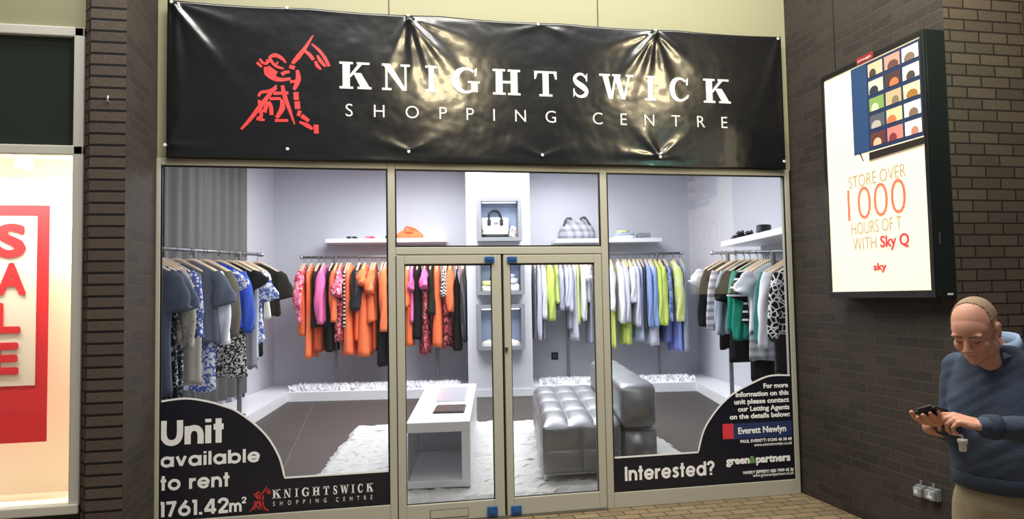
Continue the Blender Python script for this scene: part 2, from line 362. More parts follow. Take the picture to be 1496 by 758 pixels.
def patch(parent, px0, py0, px1, py1):
    a, c = onY(px0, py1, -.04), onY(px1, py0, -.04); b = B(); box(b, (a.x, -.052, a.z), (c.x, -.033, c.z), .006)
    box(b, (a.x+.012, -.058, a.z+.02), (c.x-.012, -.053, a.z+.05), .003); obj('corner_fitting', b, M_BLUE, parent)
patch(d1, 708, 375, 722, 384); patch(d2, 741, 375, 755, 384); patch(d1, 712, 739, 727, 754.5); patch(d2, 747, 738, 762, 752.5)
a, c = onY(629, 757.5, -.034), onY(684, 742, -.034); b = B(); box(b, (a.x, -.037, a.z), (c.x, -.033, c.z), .004); obj('letter_plate', b, M_FRAME, d1)
b = B(); e = .003
for (x0, z0, x1, z1) in ((a.x-e, a.z-e, c.x+e, a.z), (a.x-e, c.z, c.x+e, c.z+e), (a.x-e, a.z, a.x, c.z), (c.x, a.z, c.x+e, c.z)): box(b, (x0, -.0345, z0), (x1, -.032, z1))
obj('letter_plate_gap', b, M_BLACK, d1)
q = onY(739.5, 510, -.035); b = B(); tube(b, [(q.x, -.030, q.z), (q.x, -.046, q.z)], .017, 20); obj('lock', b, mat('dull_steel', (110, 108, 100), .4, .8), d2)
M_GAP = mat('black_gap_strip', (26, 26, 24), .7)  # dark strips added behind the door gaps to block shop light
for (x0, z0, x1, z1) in ((-.022, .015, .026, 2.084), (XM1-.012, .015, XM1+.022, 2.107), (.834, .015, .868, 2.107), (XM1+.024, 2.085, .832, 2.12)):
    bm = B(); box(bm, (x0, .0335, z0), (x1, .046, z1)); struct('trim_gap_blocker', bm, M_GAP)
b = B(); box(b, (XM1, -.05, 0), (.855, .06, .012)); struct('trim_threshold', b, mat('worn_steel', (120, 116, 104), .5, .5))

# ------------------------------------------------------------------ shop interior shell
ZF, ZP = .10, .25
EX = Vector((1, -.105, 0)).normalized(); ED = Vector((.165, 1, 0)).normalized()
WB = Vector((0, 7.75, 0)); NB = Vector((.105, 1, 0)).normalized()       # back wall plane
def onback(px, py, off=0): return on(px, py, WB-NB*off, NB)
CL = onback(400, 500); CR = onback(1020, 500); CL.z = CR.z = 0
def toY(p, y): return p - ED*((p.y-y)/ED.y)
CLf, CRf = toY(CL, .08)-EX*.40, toY(CR, .08)+EX*.22
LD = (CL-CLf).normalized()
H = 4.2
def wallpoly(name, a, b, thick, m=M_WALL):
    bm = B(); t = Vector(thick); prism(bm, [a, b, b+t, a+t], (0, 0, H)); return struct(name, bm, m)
wallpoly('wall_back', CL-EX*.3, CR+EX*.3, NB*.2)
wallpoly('wall_left', CL, CLf, -EX*.2); wallpoly('wall_right_inside', CR, CRf, EX*.2)
bm = B(); prism(bm, [CL+Vector((-.5, .5, H)), CR+Vector((.5, .5, H)), CRf+Vector((.5, .0, H)), CLf+Vector((-.5, .0, H))], (0, 0, .1)); struct('ceiling', bm, M_WALL)
bm = B(); box(bm, (CLf.x-.5, .055, 0), (XL+.01, .075, H)); box(bm, (XR-.008, .055, 0), (CRf.x+.5, .075, H)); box(bm, (XL+.01, .19, ZT-.02), (XR-.008, .25, H)); struct('wall_front_inside', bm, M_WALL)
bm = B(); box(bm, (-6.5, .06, ZF-.06), (6.5, 10.5, ZF))
fl = struct('floor_shop', bm, mat_brick('brown_grey_floor_tile', (0, 1), 1.9, 1.75, (82, 76, 73), (76, 70, 68), (118, 112, 108), off=0, rough=.6, ms=.006))
# platform along the walls (front edge line and returns)
PL, PR = onZ(420, 587, ZF), onZ(1018, 571, ZF); PL2, PR2 = onZ(370, 619, ZF), onZ(1052, 591, ZF)
PLf = PL+(PL2-PL)*2.1; PRf = PR+(PR2-PR)*2.6
def lineint(x): return PL+(PR-PL)*((x-PL.x)/(PR.x-PL.x))
C0, C1 = onZ(686, 581, ZF).x, onZ(782, 579, ZF).x
def wl(p):  # back wall point straight behind
    return p + ED*((WB-p).dot(NB)/ED.dot(NB))
Z3 = lambda p, z: Vector((p.x, p.y, z))
lwall = lambda p: CL + (CLf-CL)*((CL.y-p.y)/(CL.y-CLf.y)); rwall = lambda p: CR + (CRf-CR)*((CR.y-p.y)/(CR.y-CRf.y))
a = lineint(C0)
bm = B(); prism(bm, [Z3(p, ZF) for p in (PLf, PL, a, wl(a)-NB*.01, CL+EX*.01-NB*.01, lwall(PLf)+EX*.01)], (0, 0, ZP-ZF)); struct('platform_left', bm, M_WHITE)
a2 = lineint(C1)
bm = B(); prism(bm, [Z3(p, ZF) for p in (a2, PR, PRf, rwall(PRf)-EX*.01, CR-EX*.01-NB*.01, wl(a2)-NB*.01)], (0, 0, ZP-ZF)); struct('platform_right', bm, M_WHITE)
# pilaster in the middle of the back wall
ca, cb = lineint(C0)-ED*.03, lineint(C1)-ED*.03
bm = B(); prism(bm, [Z3(p, ZF) for p in (ca, cb, wl(cb)-NB*.01, wl(ca)-NB*.01)], (0, 0, H-ZF-.01)); struct('wall_pilaster', bm, mat('white_wall_paint', (226, 227, 234), .7))
dv = -NB*.02
bm = B(); prism(bm, [Z3(ca-EX*.01, ZF), Z3(cb+EX*.01, ZF), Z3(cb+EX*.01, ZF)+dv, Z3(ca-EX*.01, ZF)+dv], (0, 0, .12)); struct('baseboard_pilaster', bm, M_WHITE)
PILA, PILN = ca, NB
# curtain on the left wall
def along_left(px):   # point on the left wall seen at column px
    return on(px, 450, CL+EX*.02, Vector((LD.y, -LD.x, 0)))
ct0, ct1 = along_left(352), along_left(233)
n = 90; bm = B(); rr = []
for k in range(n+1):
    t = k/n; p = ct0+(ct1-ct0)*t; o = EX*(.07+.035*sin(t*pi*14)+.02*sin(t*pi*31+1))
    rr.append([Z3(p+o, z) for z in (4.1, 3.2, 2.2, 1.2, .33)])
rings_mesh(bm, rr, cap=False, closed=False)
cu = obj('curtain', bm, mat('grey_sheer_curtain', (106, 106, 103), .85, var=.05, bscale=6), None, True); tag(cu, 'tall grey curtain hanging in folds behind the left clothes rail', 'curtain')
md = cu.modifiers.new('cloth', 'SOLIDIFY'); md.thickness = .006
bm = B(); p = ct0+EX*.04; tube(bm, [Z3(p, .26), Z3(p, 4.19)], .02, 8); struct('trim_curtain_edge', bm, mat('dark_grey_trim', (62, 64, 68), .5))
# ------------------------------------------------------------------ banner over the shopfront
YB = -.06
bz1 = (onY(251, 0, YB).z+onY(1139, 54, YB).z)/2; bz0 = (onY(300, 233, YB).z+onY(1100, 246, YB).z)/2
bxa, bxb = onY(244, 115, YB).x, onY(1144, 150, YB).x
def fold(px0, py0, px1, py1, amp, w0, w1):
    a, b = onY(px0, py0, YB), onY(px1, py1, YB); return (a.x, a.z, b.x-a.x, b.z-a.z, amp*.62, w0*1.3, w1*1.25)
FOLDS = [fold(251, 2, 345, 125, .030, .010, .05), fold(251, 2, 330, 160, .015, .01, .06), fold(251, 2, 420, 60, .010, .01, .06), fold(256, 2, 262, 150, .02, .01, .03),
  fold(596, 24, 668, 112, .030, .010, .05), fold(596, 24, 640, 125, .026, .012, .04), fold(596, 24, 560, 110, .018, .012, .05), fold(596, 24, 690, 60, .014, .01, .04), fold(596, 24, 606, 120, .02, .01, .03),
  fold(956, 46, 905, 118, .030, .010, .05), fold(956, 46, 940, 130, .026, .010, .045), fold(956, 46, 1010, 95, .022, .01, .05), fold(956, 46, 980, 140, .018, .012, .05), fold(956, 46, 870, 70, .012, .01, .05),
  fold(963, 229, 1010, 195, .026, .010, .05), fold(963, 229, 930, 185, .020, .012, .05), fold(963, 229, 880, 222, .014, .01, .04), fold(963, 229, 1030, 222, .012, .01, .04),
  fold(240, 212, 275, 150, .018, .01, .05), fold(240, 212, 330, 218, .014, .01, .04), fold(791, 36, 720, 50, .010, .01, .04), fold(791, 36, 850, 60, .012, .01, .05), fold(1137, 60, 1110, 170, .010, .02, .05), fold(597, 221, 540, 200, .010, .01, .04), fold(597, 221, 650, 195, .010, .01, .05), fold(792, 229, 740, 205, .010, .01, .04), fold(792, 229, 850, 210, .010, .01, .04)]
def bdisp(x, z):
    d = 0
    for ax, az, dx, dz, amp, w0, w1 in FOLDS:
        L2 = dx*dx+dz*dz; s = ((x-ax)*dx+(z-az)*dz)/L2
        if s < -.05 or s > 1.7: continue
        pr = ((x-ax)*dz-(z-az)*dx)/sqrt(L2); w = w0+w1*max(s, 0); d += amp*math.exp(-(pr/w)**2)*math.exp(-1.6*max(s, 0)**2)*min(1, (s+.05)*12)
    d += .007*noise.noise((x*1.7, z*2.3, 1.3))+.0022*noise.noise((x*6, z*7, 4.2))+.0009*noise.noise((x*17, z*17, 2.2))
    e = min((x-bxa), (bxb-x), (z-bz0)*1.2, (bz1-z)*1.2); return max(d, -.03)*min(1, max(0, e)/.05)
nx, nz_ = 330, 90
bm = B(); rr = []
for j in range(nz_+1):
    z = bz0+(bz1-bz0)*j/nz_; row = []
    for i in range(nx+1):
        x = bxa+(bxb-bxa)*i/nx; t = j/nz_
        zz = z + (.012*abs(sin((x-bxa)*pi/1.03)) * (-t + (1-t)*.6)); row.append(Vector((x, YB-bdisp(x, z), zz)))
    rr.append(row)
rings_mesh(bm, rr, cap=False, closed=False)
ban = thing('banner', 'long glossy black vinyl banner with red knight emblem and white lettering above the shopfront', 'banner', ((bxa+bxb)/2, YB, bz0))
M_VINYL = mat('black_vinyl', (11, 12, 16), .24, spec=.9, coat=.25, bump=.09, bscale=11)
o = obj('sheet', bm, M_VINYL, ban, True); md = o.modifiers.new('thick', 'SOLIDIFY'); md.thickness = .003; md.offset = -1
M_LET = mat('white_vinyl_print', (226, 226, 220), .55); M_REDL = mat('red_emblem_print', (226, 62, 62), .5)
def drape(bm):
    for it in range(3):
        es = [e for e in bm.edges if e.calc_length() > .05]
        if not es: break
        bmesh.ops.subdivide_edges(bm, edges=es, cuts=1); bmesh.ops.triangulate(bm, faces=[f for f in bm.faces if len(f.verts) > 4])
    for v in bm.verts: v.co.y += -bdisp(v.co.x, v.co.z)-.0015
# slab-serif capitals drawn in a unit square
def serif_letter(bm, ch, M, th):
    Pz = lambda *q: prism(bm, [M(*p) for p in q], th)
    R = lambda x0, y0, x1, y1: Pz((x0, y0), (x1, y0), (x1, y1), (x0, y1))
    s = .085
    def stem(x, w=.24, top=True, bot=True, e=.10):
        R(x, 0, x+w, 1)
        if bot: R(x-e, 0, x+w+e, s)
        if top: R(x-e, 1-s, x+w+e, 1)
    if ch == 'I': stem(.28, .44, e=.26)
    elif ch == 'H': stem(.12); stem(.64); R(.36, .45, .64, .55)
    elif ch == 'T': R(.37, 0, .63, 1); R(.22, 0, .78, s); R(.02, 1-s, .98, 1); Pz((.02, .68), (.08, .68), (.16, .93), (.02, .93)); Pz((.98, .68), (.98, .93), (.84, .93), (.92, .68))
    elif ch == 'K':
        stem(.10); Pz((.36, .42), (.80, 1), (.66, 1), (.33, .52)); Pz((.44, .60), (.70, .60), (1.0, .03), (.70, .03)); R(.56, 1-s, .98, 1); R(.58, 0, 1.04, s)
    elif ch == 'N': R(.12, 0, .20, 1); R(.80, 0, .88, 1); R(0, 0, .34, s); R(.66, 1-s, 1, 1); Pz((0, 1), (.30, 1), (.88, 0), (.72, 0)); R(0, 1-s, .25, 1)
    elif ch == 'W':
        for a, b, w in ((.05, .24, .18), (.44, .24, .07), (.40, .63, .18), (.86, .63, .07)): Pz((a, 1), (a+w, 1), (b+w*.75, 0), (b, 0)) if a < b else Pz((a, 1), (a+w, 1), (b+.13, 0), (b+.05, 0))
        R(-.03, 1-s, .30, 1); R(.36, 1-s, .62, 1); R(.78, 1-s, 1.03, 1)
    elif ch in 'CG':
        pts, ws = [], []
        for k in range(17):
            a = radians(48+k*(264/16)); pts.append((.5+.40*cos(a), .5+.455*sin(a))); ws.append(.08+.17*max(0, -cos(a))**1.2+.02)
        stroke(bm, pts, ws, M, th, smooth=0); Pz((.80, .68), (.88, .68), (.90, 1), (.80, .92))
        if ch == 'G': R(.68, .06, .92, .46); R(.56, .40, 1.0, .48)
        else: Pz((.76, .20), (.84, .10), (.93, .26), (.87, .30))
    elif ch == 'S':
        stroke(bm, [(.84, .74), (.68, .90), (.46, .95), (.24, .86), (.18, .72), (.32, .58), (.62, .44), (.82, .28), (.74, .12), (.50, .05), (.28, .09), (.12, .26)], [.06, .10, .10, .16, .20, .24, .25, .22, .18, .10, .10, .06], M, th, smooth=4)
        Pz((.80, .66), (.88, .66), (.88, 1), (.80, .90)); Pz((.08, 0), (.16, .1), (.16, .36), (.08, .36))
KNX = [('K', 496, 541), ('N', 558, 599), ('I', 621, 639), ('G', 661, 701), ('H', 719, 761), ('T', 780, 814), ('S', 835, 861), ('W', 877, 924), ('I', 941, 958), ('C', 978, 1008), ('K', 1027, 1065)]
def knight_word(parent, xmap, zb, zt, Y, m, fn=None):
    for ch, a, b in KNX:
        xa, xb = xmap(a), xmap(b); bm = B(); serif_letter(bm, ch, lambda u, v: Vector((xa+(xb-xa)*u, Y, zb+(zt-zb)*v)), Vector((0, -.001, 0)))
        if fn: fn(bm)
        obj('letter', bm, m, parent)
zb_ = (onY(520, 130, YB).z+onY(1045, 151, YB).z)/2; zt_ = (onY(520, 91, YB).z+onY(1045, 116, YB).z)/2
knight_word(ban, lambda px: onY(px, 125, YB).x, zb_, zt_, YB-.004, M_LET, drape)
xa, xb = onY(505, 165, YB).x, onY(1062, 180, YB).x; zb_ = (onY(505, 170, YB).z+onY(1055, 187, YB).z)/2
lettering(ban, 'SHOPPING', M_LET, (xa, YB, zb_), (1, 0, 0), onY(812, 178, YB).x-xa, .098, (0, -1, 0), bold=-.006, spacing=3.0, off=.004, fn=drape)
xc_ = onY(866, 180, YB).x
lettering(ban, 'CENTRE', M_LET, (xc_, YB, zb_), (1, 0, 0), xb-xc_, .098, (0, -1, 0), bold=-.006, spacing=3.0, off=.004, fn=drape)
EMB = [([(522,45),(470,130),(425,190),(385,238)],[7,18,26,16]),([(512,102),(560,140),(600,190),(628,245)],[8,16,18,16]),([(465,148),(500,175),(525,208)],[14,20,18]),([(550,175),(570,210),(605,248)],[10,20,12]),
 ([(538,215),(550,245),(575,268)],[14,20,10]),([(366,256),(402,266)],[20,20]),([(156,240),(188,268)],[14,14]),([(174,216),(196,242),(222,242),(220,218)],[12,14,14,12]),([(240,238),(240,203),(275,188),(315,204),(345,235)],[10,14,22,18,8]),
 ([(243,212),(262,244),(292,264),(330,273)],[12,16,14,10]),([(292,228),(276,258)],[8,10]),([(210,265),(226,302),(262,334),(312,346),(374,335)],[14,38,30,20,14]),([(222,272),(284,308)],[30,24]),([(316,312),(340,296),(368,292)],[20,18,14]),
 ([(418,278),(424,340),(396,408)],[16,28,16]),([(370,357),(416,350)],[16,14]),([(409,422),(411,474)],[26,26]),([(416,482),(420,532)],[28,28]),([(434,542),(424,578)],[20,18]),([(445,575),(494,608)],[24,18]),
 ([(430,615),(480,636),(518,660)],[10,24,14]),([(540,630),(542,688)],[26,24]),([(166,460),(184,432),(230,424),(268,402),(282,382)],[12,16,16,14,8]),([(56,674),(120,600),(180,520),(240,440),(280,385)],[12,20,24,20,8]),
 ([(262,436),(360,430)],[18,16]),([(322,382),(332,440),(360,520),(400,632)],[18,22,20,6]),([(238,472),(312,468)],[16,14]),([(315,472),(320,530),(282,594)],[14,28,18]),([(170,482),(180,550),(184,588),(158,604),(206,610)],[14,18,18,16,14]),
 ([(204,562),(226,498),(246,520),(250,578)],[22,18,20,20]),([(272,611),(358,608)],[16,14]),([(270,418),(284,400)],[10,10])]
def emblem(parent, fx, fz, Y, m, fn=None):
    k = abs(fx(600)-fx(100))/500
    for i, (pts, ws) in enumerate(EMB):
        bm = B(); stroke(bm, [(fx(x), fz(y)) for x, y in pts], [w*k*1.3 for w in ws], lambda u, v: Vector((u, Y, v)), Vector((0, -.001, 0)), smooth=3)
        yield bm
bm_all = B(); tmp = bpy.data.meshes.new('t')
ex0, ez0 = onY(340+56*.2244, 120, YB).x, onY(420, 40+45*.2242, YB).z; ex1, ez1 = onY(340+632*.2244, 120, YB).x, onY(420, 40+688*.2242, YB).z
for b in emblem(ban, lambda x: ex0+(ex1-ex0)*(x-56)/576, lambda y: ez0+(ez1-ez0)*(y-45)/643, YB-.004, M_REDL):
    b.to_mesh(tmp); bm_all.from_mesh(tmp); b.free()
drape(bm_all); obj('emblem', bm_all, M_REDL, ban)
for px, py in ((251, 4), (419, 12), (596, 24), (786, 36), (956, 46), (1136, 57), (241, 212), (420, 218), (597, 222), (792, 227), (963, 230), (1145, 236)):
    q = onY(px, py, YB); bm = B(); tube(bm, [(q.x, YB-.006-max(0, bdisp(q.x, q.z)), q.z), (q.x, YB-.014-max(0, bdisp(q.x, q.z)), q.z)], [.014, .010], 12); obj('eyelet', bm, mat('white_cable_tie', (225, 225, 220), .4), ban)

# ------------------------------------------------------------------ printed window signs
YD = -.0075
M_DEC = mat('dark_navy_film', (24, 25, 38), .35); M_DW = mat('white_film', (252, 252, 254), .5)
def poly_px(pts, Y): return [onY(x, y, Y) for x, y in pts]
def arc_smooth(pts, n=6):
    P = [Vector(p) for p in pts]; out = []
    for i in range(len(P)-1):
        p0, p1, p2, p3 = P[max(i-1, 0)], P[i], P[i+1], P[min(i+2, len(P)-1)]
        for k in range(n):
            t = k/n; out.append(.5*((2*p1)+(p2-p0)*t+(2*p0-5*p1+4*p2-p3)*t*t+(3*p1-p0-3*p2+p3)*t**3))
    out.append(P[-1]); return out
def sign(label, arc, flat_end, x0, x1, zb):
    A = arc_smooth(arc); pts = [onY(p[0], p[1], YD) for p in A]; e = onY(*flat_end, YD); e.x = x1 if e.x > pts[0].x and arc[0][0] < 600 else x0
    top = pts+[Vector((e.x, YD, pts[-1].z))]
    first = Vector((x0 if arc[0][0] < 600 else x1, YD, pts[0].z)); top = [first]+top
    t = thing('window_sign', label, 'sign', ((x0+x1)/2, YD, zb))
    bm = B(); prism(bm, top+[Vector((top[-1].x, YD, zb)), Vector((first.x, YD, zb))], (0, .002, 0)); obj('film', bm, M_DEC, t)
    bm = B(); stroke(bm, [(p.x, p.z) for p in top], .014, lambda u, v: Vector((u, YD-.0006, v)), Vector((0, -.0008, 0)), smooth=0); obj('outline', bm, M_DW, t)
    return t
def tline(parent, s, x0, y0, x1, y1, cap, m=M_DW, bold=.03, spacing=1):
    a, b = onY(x0, y0, YD), onY(x1, y1, YD); c = onY(x0, y0-cap, YD)
    return lettering(parent, s, m, (a.x, YD, (a.z+b.z)/2), (1, 0, 0), b.x-a.x, c.z-a.z, (0, -1, 0), bold, spacing, off=.0016)
GB = {'U': (.80, [[(.10, 1), (.10, .42), (.20, .17), (.40, .085), (.60, .17), (.70, .42), (.70, 1)]]), 'n': (.66, [[(.09, .74), (.09, 0)], [(.09, .38), (.16, .58), (.33, .655), (.50, .58), (.57, .38), (.57, 0)]]), 'i': (.20, [[(.10, .74), (.10, 0)], [(.10, 1.0), (.10, .86)]]), 'l': (.20, [[(.10, 1), (.10, 0)]]),
 't': (.38, [[(.19, 1), (.19, 0)], [(0, .66), (.38, .66)]]), 'o': (.78, [[(.39+.30*cos(a), .37+.30*sin(a)) for a in [2*pi*k/24 for k in range(25)]]]), 'a': (.80, [[(.38+.29*cos(a), .37+.30*sin(a)) for a in [2*pi*k/24 for k in range(25)]], [(.70, .74), (.70, 0)]]),
 'b': (.80, [[(.42+.29*cos(a), .37+.30*sin(a)) for a in [2*pi*k/24 for k in range(25)]], [(.09, 1), (.09, 0)]]), 'd': (.80, [[(.38+.29*cos(a), .37+.30*sin(a)) for a in [2*pi*k/24 for k in range(25)]], [(.70, 1), (.70, 0)]]),
 'e': (.78, [[(.39+.30*cos(a), .37+.30*sin(a)) for a in [radians(330-k*13.5) for k in range(25)][::-1]], [(.12, .36), (.74, .36)]]), 'v': (.66, [[(.08, .74), (.33, .05)], [(.58, .74), (.33, .05)]]), 'r': (.42, [[(.09, .74), (.09, 0)], [(.09, .40), (.18, .60), (.42, .655)]]),
 's': (.54, [[(.46, .58), (.36, .655), (.20, .645), (.12, .54), (.22, .43), (.36, .35), (.43, .22), (.34, .10), (.18, .085), (.06, .18)]]), 'm': (1.04, [[(.09, .74), (.09, 0)], [(.09, .40), (.15, .58), (.30, .655), (.45, .58), (.52, .40), (.52, 0)], [(.52, .40), (.58, .58), (.73, .655), (.88, .58), (.95, .40), (.95, 0)]]),
 'I': (.22, [[(.11, 1), (.11, 0)]]), '?': (.60, [[(.08, .72), (.12, .86), (.29, .92), (.46, .85), (.50, .68), (.40, .54), (.29, .46), (.29, .26)], [(.29, .15), (.29, 0)]]), '1': (.30, [[(.20, 1), (.20, 0)], [(0, .92), (.20, .92)]]), '7': (.62, [[(0, .92), (.60, .92)], [(.53, .98), (.20, 0)]]),
 '6': (.74, [[(.37+.28*cos(a), .345+.265*sin(a)) for a in [2*pi*k/24 for k in range(25)]], [(.50, 1), (.11, .44)]]), '.': (.22, [[(.11, .17), (.11, 0)]]), '4': (.74, [[(.54, 1), (.54, 0)], [(.50, .98), (.07, .27)], [(.02, .25), (.74, .25)]]), '2': (.66, [[(.08, .68), (.14, .86), (.33, .93), (.52, .85), (.56, .68), (.46, .50), (.10, .10)], [(.04, .08), (.62, .08)]]), ' ': (.34, [])}
def bigword(parent, word, x0, y0, x1, y1, cap, wt=.20, m=None):
    a, b = onY(x0, y0, YD), onY(x1, y1, YD); hgt = onY(x0, y0-cap, YD).z-a.z; zb = (a.z+b.z)/2; adv = [GB[c][0] for c in word]; gap = .10; tot = sum(adv)+gap*(len(word)-1); sx = (b.x-a.x)/tot; x = 0
    for ch, w in zip(word, adv):
        if GB[ch][1]:
            bm = B()
            for i, st in enumerate(GB[ch][1]): stroke(bm, [(a.x+(x+px_)*sx, zb+pz*hgt) for px_, pz in st], wt*(sx*.5+hgt*.5), lambda u, v: Vector((u, YD-.0006-.0002*i, v)), Vector((0, -.001, 0)), smooth=5 if len(st) < 20 else 0)
            obj('letter', bm, m or M_DW, parent)
        x += w+gap
sg = sign('black rounded sign with big white words Unit available to rent on the left window', [(231, 587), (270, 582), (302, 586), (327, 593), (346.5, 601), (374, 621), (393.6, 642), (408.5, 669), (416, 697.7)], (565, 689), -2.590, -.917, SILL_L+.004)
bigword(sg, 'Unit', 235, 650.6, 326.7, 646.4, 36, .235); bigword(sg, 'available', 234.5, 682.8, 380, 674, 20); bigword(sg, 'to rent', 234, 716.3, 335, 710.6, 21)
bigword(sg, '1761.42', 233, 755.5, 334, 748.6, 22); bigword(sg, 'm', 335, 748, 352.7, 747, 18); bigword(sg, '2', 353, 735, 360, 734.5, 9)
sx0, sx1 = onY(365, 730, YD).x, onY(396, 730, YD).x; sz0, sz1 = onY(380, 710, YD).z, onY(380, 747.5, YD).z
bm_all = B()
for b in emblem(sg, lambda x: sx0+(sx1-sx0)*(x-56)/576, lambda y: sz0+(sz1-sz0)*(y-45)/643, YD-.001, M_REDL):
    b.to_mesh(tmp); bm_all.from_mesh(tmp); b.free()
obj('emblem', bm_all, M_REDL, sg)
kx0, kx1 = onY(398, 724, YD).x, onY(545, 720, YD).x; kz = (onY(400, 727.5, YD).z+onY(545, 718.6, YD).z)/2; kc = onY(400, 714.5, YD).z-onY(400, 727.5, YD).z
knight_word(sg, lambda px: kx0+(kx1-kx0)*(px-496)/(1065-496), kz, kz+kc, YD-.001, M_DW)
tline(sg, 'SHOPPING', 399, 738.5, 477, 733.5, 6, bold=-.01, spacing=3); tline(sg, 'CENTRE', 491, 732.5, 544, 729, 6, bold=-.01, spacing=3)
sg2 = sign('black rounded sign asking Interested? with letting contact details on the right window', [(1153, 548), (1124, 549), (1097.7, 560), (1074, 573), (1055.4, 589), (1039.6, 608.6), (1027.7, 630), (1019.8, 660.5)], (897, 666.4), XM2+.002, 2.583, SILL_R+.004)
Z4 = lambda x, y: (1000+x*.264, 540+y*.264)
def t4(s, x0, y0, x1, y1, cap, m=M_DW, bold=.03): a, b = Z4(x0, y0), Z4(x1, y1); tline(sg2, s, a[0], a[1], b[0], b[1], cap*.264, m, bold)
t4('For more', 437, 102, 572, 97, 27); t4('information on this', 283, 150, 576, 140, 28); t4('unit please contact', 275, 190, 578, 180, 28); t4('our Letting Agents', 296, 232, 580, 218, 28); t4('on the details below:', 250, 275, 583, 258, 28)
def quad4(name, pts, m, off):
    w = [onY(*Z4(*p), YD) for p in pts]; x0, x1 = min(p.x for p in w), max(p.x for p in w); z1 = (w[0].z+w[1].z)/2; z0 = (w[2].z+w[3].z)/2
    bm = B(); box(bm, (x0, YD-off-.0005, z0), (x1, YD-off, z1)); obj(name, bm, m, sg2)
quad4('name_bar', [(268, 298), (592, 282), (594, 368), (270, 382)], mat('navy_blue_film', (42, 56, 104), .5), .0004); quad4('red_block', [(210, 300), (270, 298), (272, 382), (213, 384)], mat('red_film', (224, 62, 72), .5), .0005)
t4('Everett Newlyn', 297, 355, 562, 342, 36); t4('PAUL EVERETT: 01245 46 50 60', 310, 404, 593, 390, 17, bold=.02); t4('www.everettnewlyn.co.uk', 385, 424, 595, 411, 17, bold=0)
t4('green', 230, 528, 360, 517, 44, bold=.045); t4('&', 360, 518, 395, 516, 42, mat('green_film', (110, 160, 96), .5), .04); t4('partners', 396, 516, 586, 503, 44, bold=.045)
t4('HARRY JEFFERY: 020 7499 45 36', 325, 577, 605, 560, 17, bold=.02); t4('www.greenandpartners.co.uk', 378, 594, 605, 577, 17, bold=0)
bigword(sg2, 'Interested?', 913, 703.7, 1044, 692, 20.8)

# ------------------------------------------------------------------ lit advertising box on the right wall
XF = 2.50
ya, yb, za, zb2 = -.755, -1.778, 1.758, 3.432
lb = thing('light_box', 'lit advertising light box with cream poster in a black case on the brick wall', 'light box', (XF+.07, (ya+yb)/2, za-.04))
bm = B(); box(bm, (XF+.01, yb-.035, za-.05), (XW-.001, ya+.03, zb2+.04), .006); obj('case', bm, mat('black_green_case', (26, 34, 34), .3), lb)
bm = B(); e = .035
for (y0, z0, y1, z1) in ((yb-.035, za-.05, ya+.03, za), (yb-.035, zb2, ya+.03, zb2+.04), (ya, za, ya+.03, zb2), (yb-.035, za, yb, zb2)): box(bm, (XF-.006, y0, z0), (XF+.011, y1, z1), .003)
obj('frame', bm, M_BLACK, lb)
M_PAPER = mat('backlit_cream_paper', (255, 240, 204), .5, emit=.62)
bm = B(); box(bm, (XF+.004, yb, za), (XF+.009, ya, zb2)); po = obj('poster', bm, M_PAPER, lb)
XP = XF+.003
def pq(px, py): return onX(px, py, XP)
def prect(name, pts, m, off=0, parent=None):
    bm = B(); prism(bm, [Vector((XP-off, p.y, p.z)) for p in pts], (.0008, 0, 0)); return obj(name, bm, m, parent or po)
tl, bl, tr, br = pq(1241, 101), pq(1250, 221), pq(1338, 62), pq(1349, 205)
ty0, ty1 = (tl.y+bl.y)/2, yb+.002; tz1, tz0 = zb2-.01 if tl.z > zb2 else (tl.z+tr.z)/2, (bl.z+br.z)/2; tz1 = min(tz1, zb2-.01)
V = lambda u, v: Vector((0, ty0+(ty1-ty0)*u, tz0+(tz1-tz0)*v))
def em(name, c, s=.75): s *= .8; return mat(name, c, .5, emit=s)
prect('television_screen', [V(0, 0), V(1, 0), V(1, 1), V(0, 1)], em('backlit_blue', (34, 50, 84), .55), .001)
prect('screen_sidebar', [V(0, 0), V(.24, 0), V(.24, 1), V(0, 1)], em('backlit_light_blue', (44, 72, 112), .5), .002)
cols = [((196, 176, 140), (70, 60, 50)), ((190, 140, 120), (90, 66, 60)), ((240, 230, 210), (120, 100, 84)), ((200, 190, 170), (44, 50, 56)), ((70, 50, 48), (214, 110, 70)), ((244, 234, 210), (70, 60, 54)), ((120, 150, 80), (214, 200, 160)), ((180, 160, 120), (120, 110, 84)), ((250, 226, 160), (150, 104, 50)), ((80, 84, 90), (170, 160, 150)), ((240, 196, 140), (190, 110, 70)), ((252, 246, 232), (120, 96, 80)), ((90, 50, 44), (220, 170, 140)), ((200, 120, 110), (120, 50, 50)), ((254, 236, 210), (180, 120, 96))]
i = 0
for r in range(5):
    for c in range(3):
        u0 = .27+c*.245; v1 = .97-r*.195; v0 = v1-.145; a, b = cols[i]
        prect('thumbnail', [V(u0, v0), V(u0+.215, v0), V(u0+.215, v1), V(u0, v1)], em('thumb_%d' % i, a, .9), .003)
        bm = B(); cc = V(u0+.07+.07*((i*37) % 10)/10, v0+.045); ry, rz = abs(ty1-ty0)*(.05+.03*((i*13) % 7)/7), (tz1-tz0)*.04
        pts = [Vector((XP-.004, cc.y+ry*cos(t*pi/8), max(V(0, v0).z, cc.z-rz*.6+rz*1.5*sin(t*pi/8)))) for t in range(16)]
        prism(bm, pts, (.0006, 0, 0)); obj('thumbnail_figure', bm, em('thumbf_%d' % i, b, .9), po); i += 1
a, b, c, d = pq(1270, 222), pq(1350, 201), pq(1350, 210), pq(1271, 232); zz = (a.z+b.z)/2; z2 = (c.z+d.z)/2
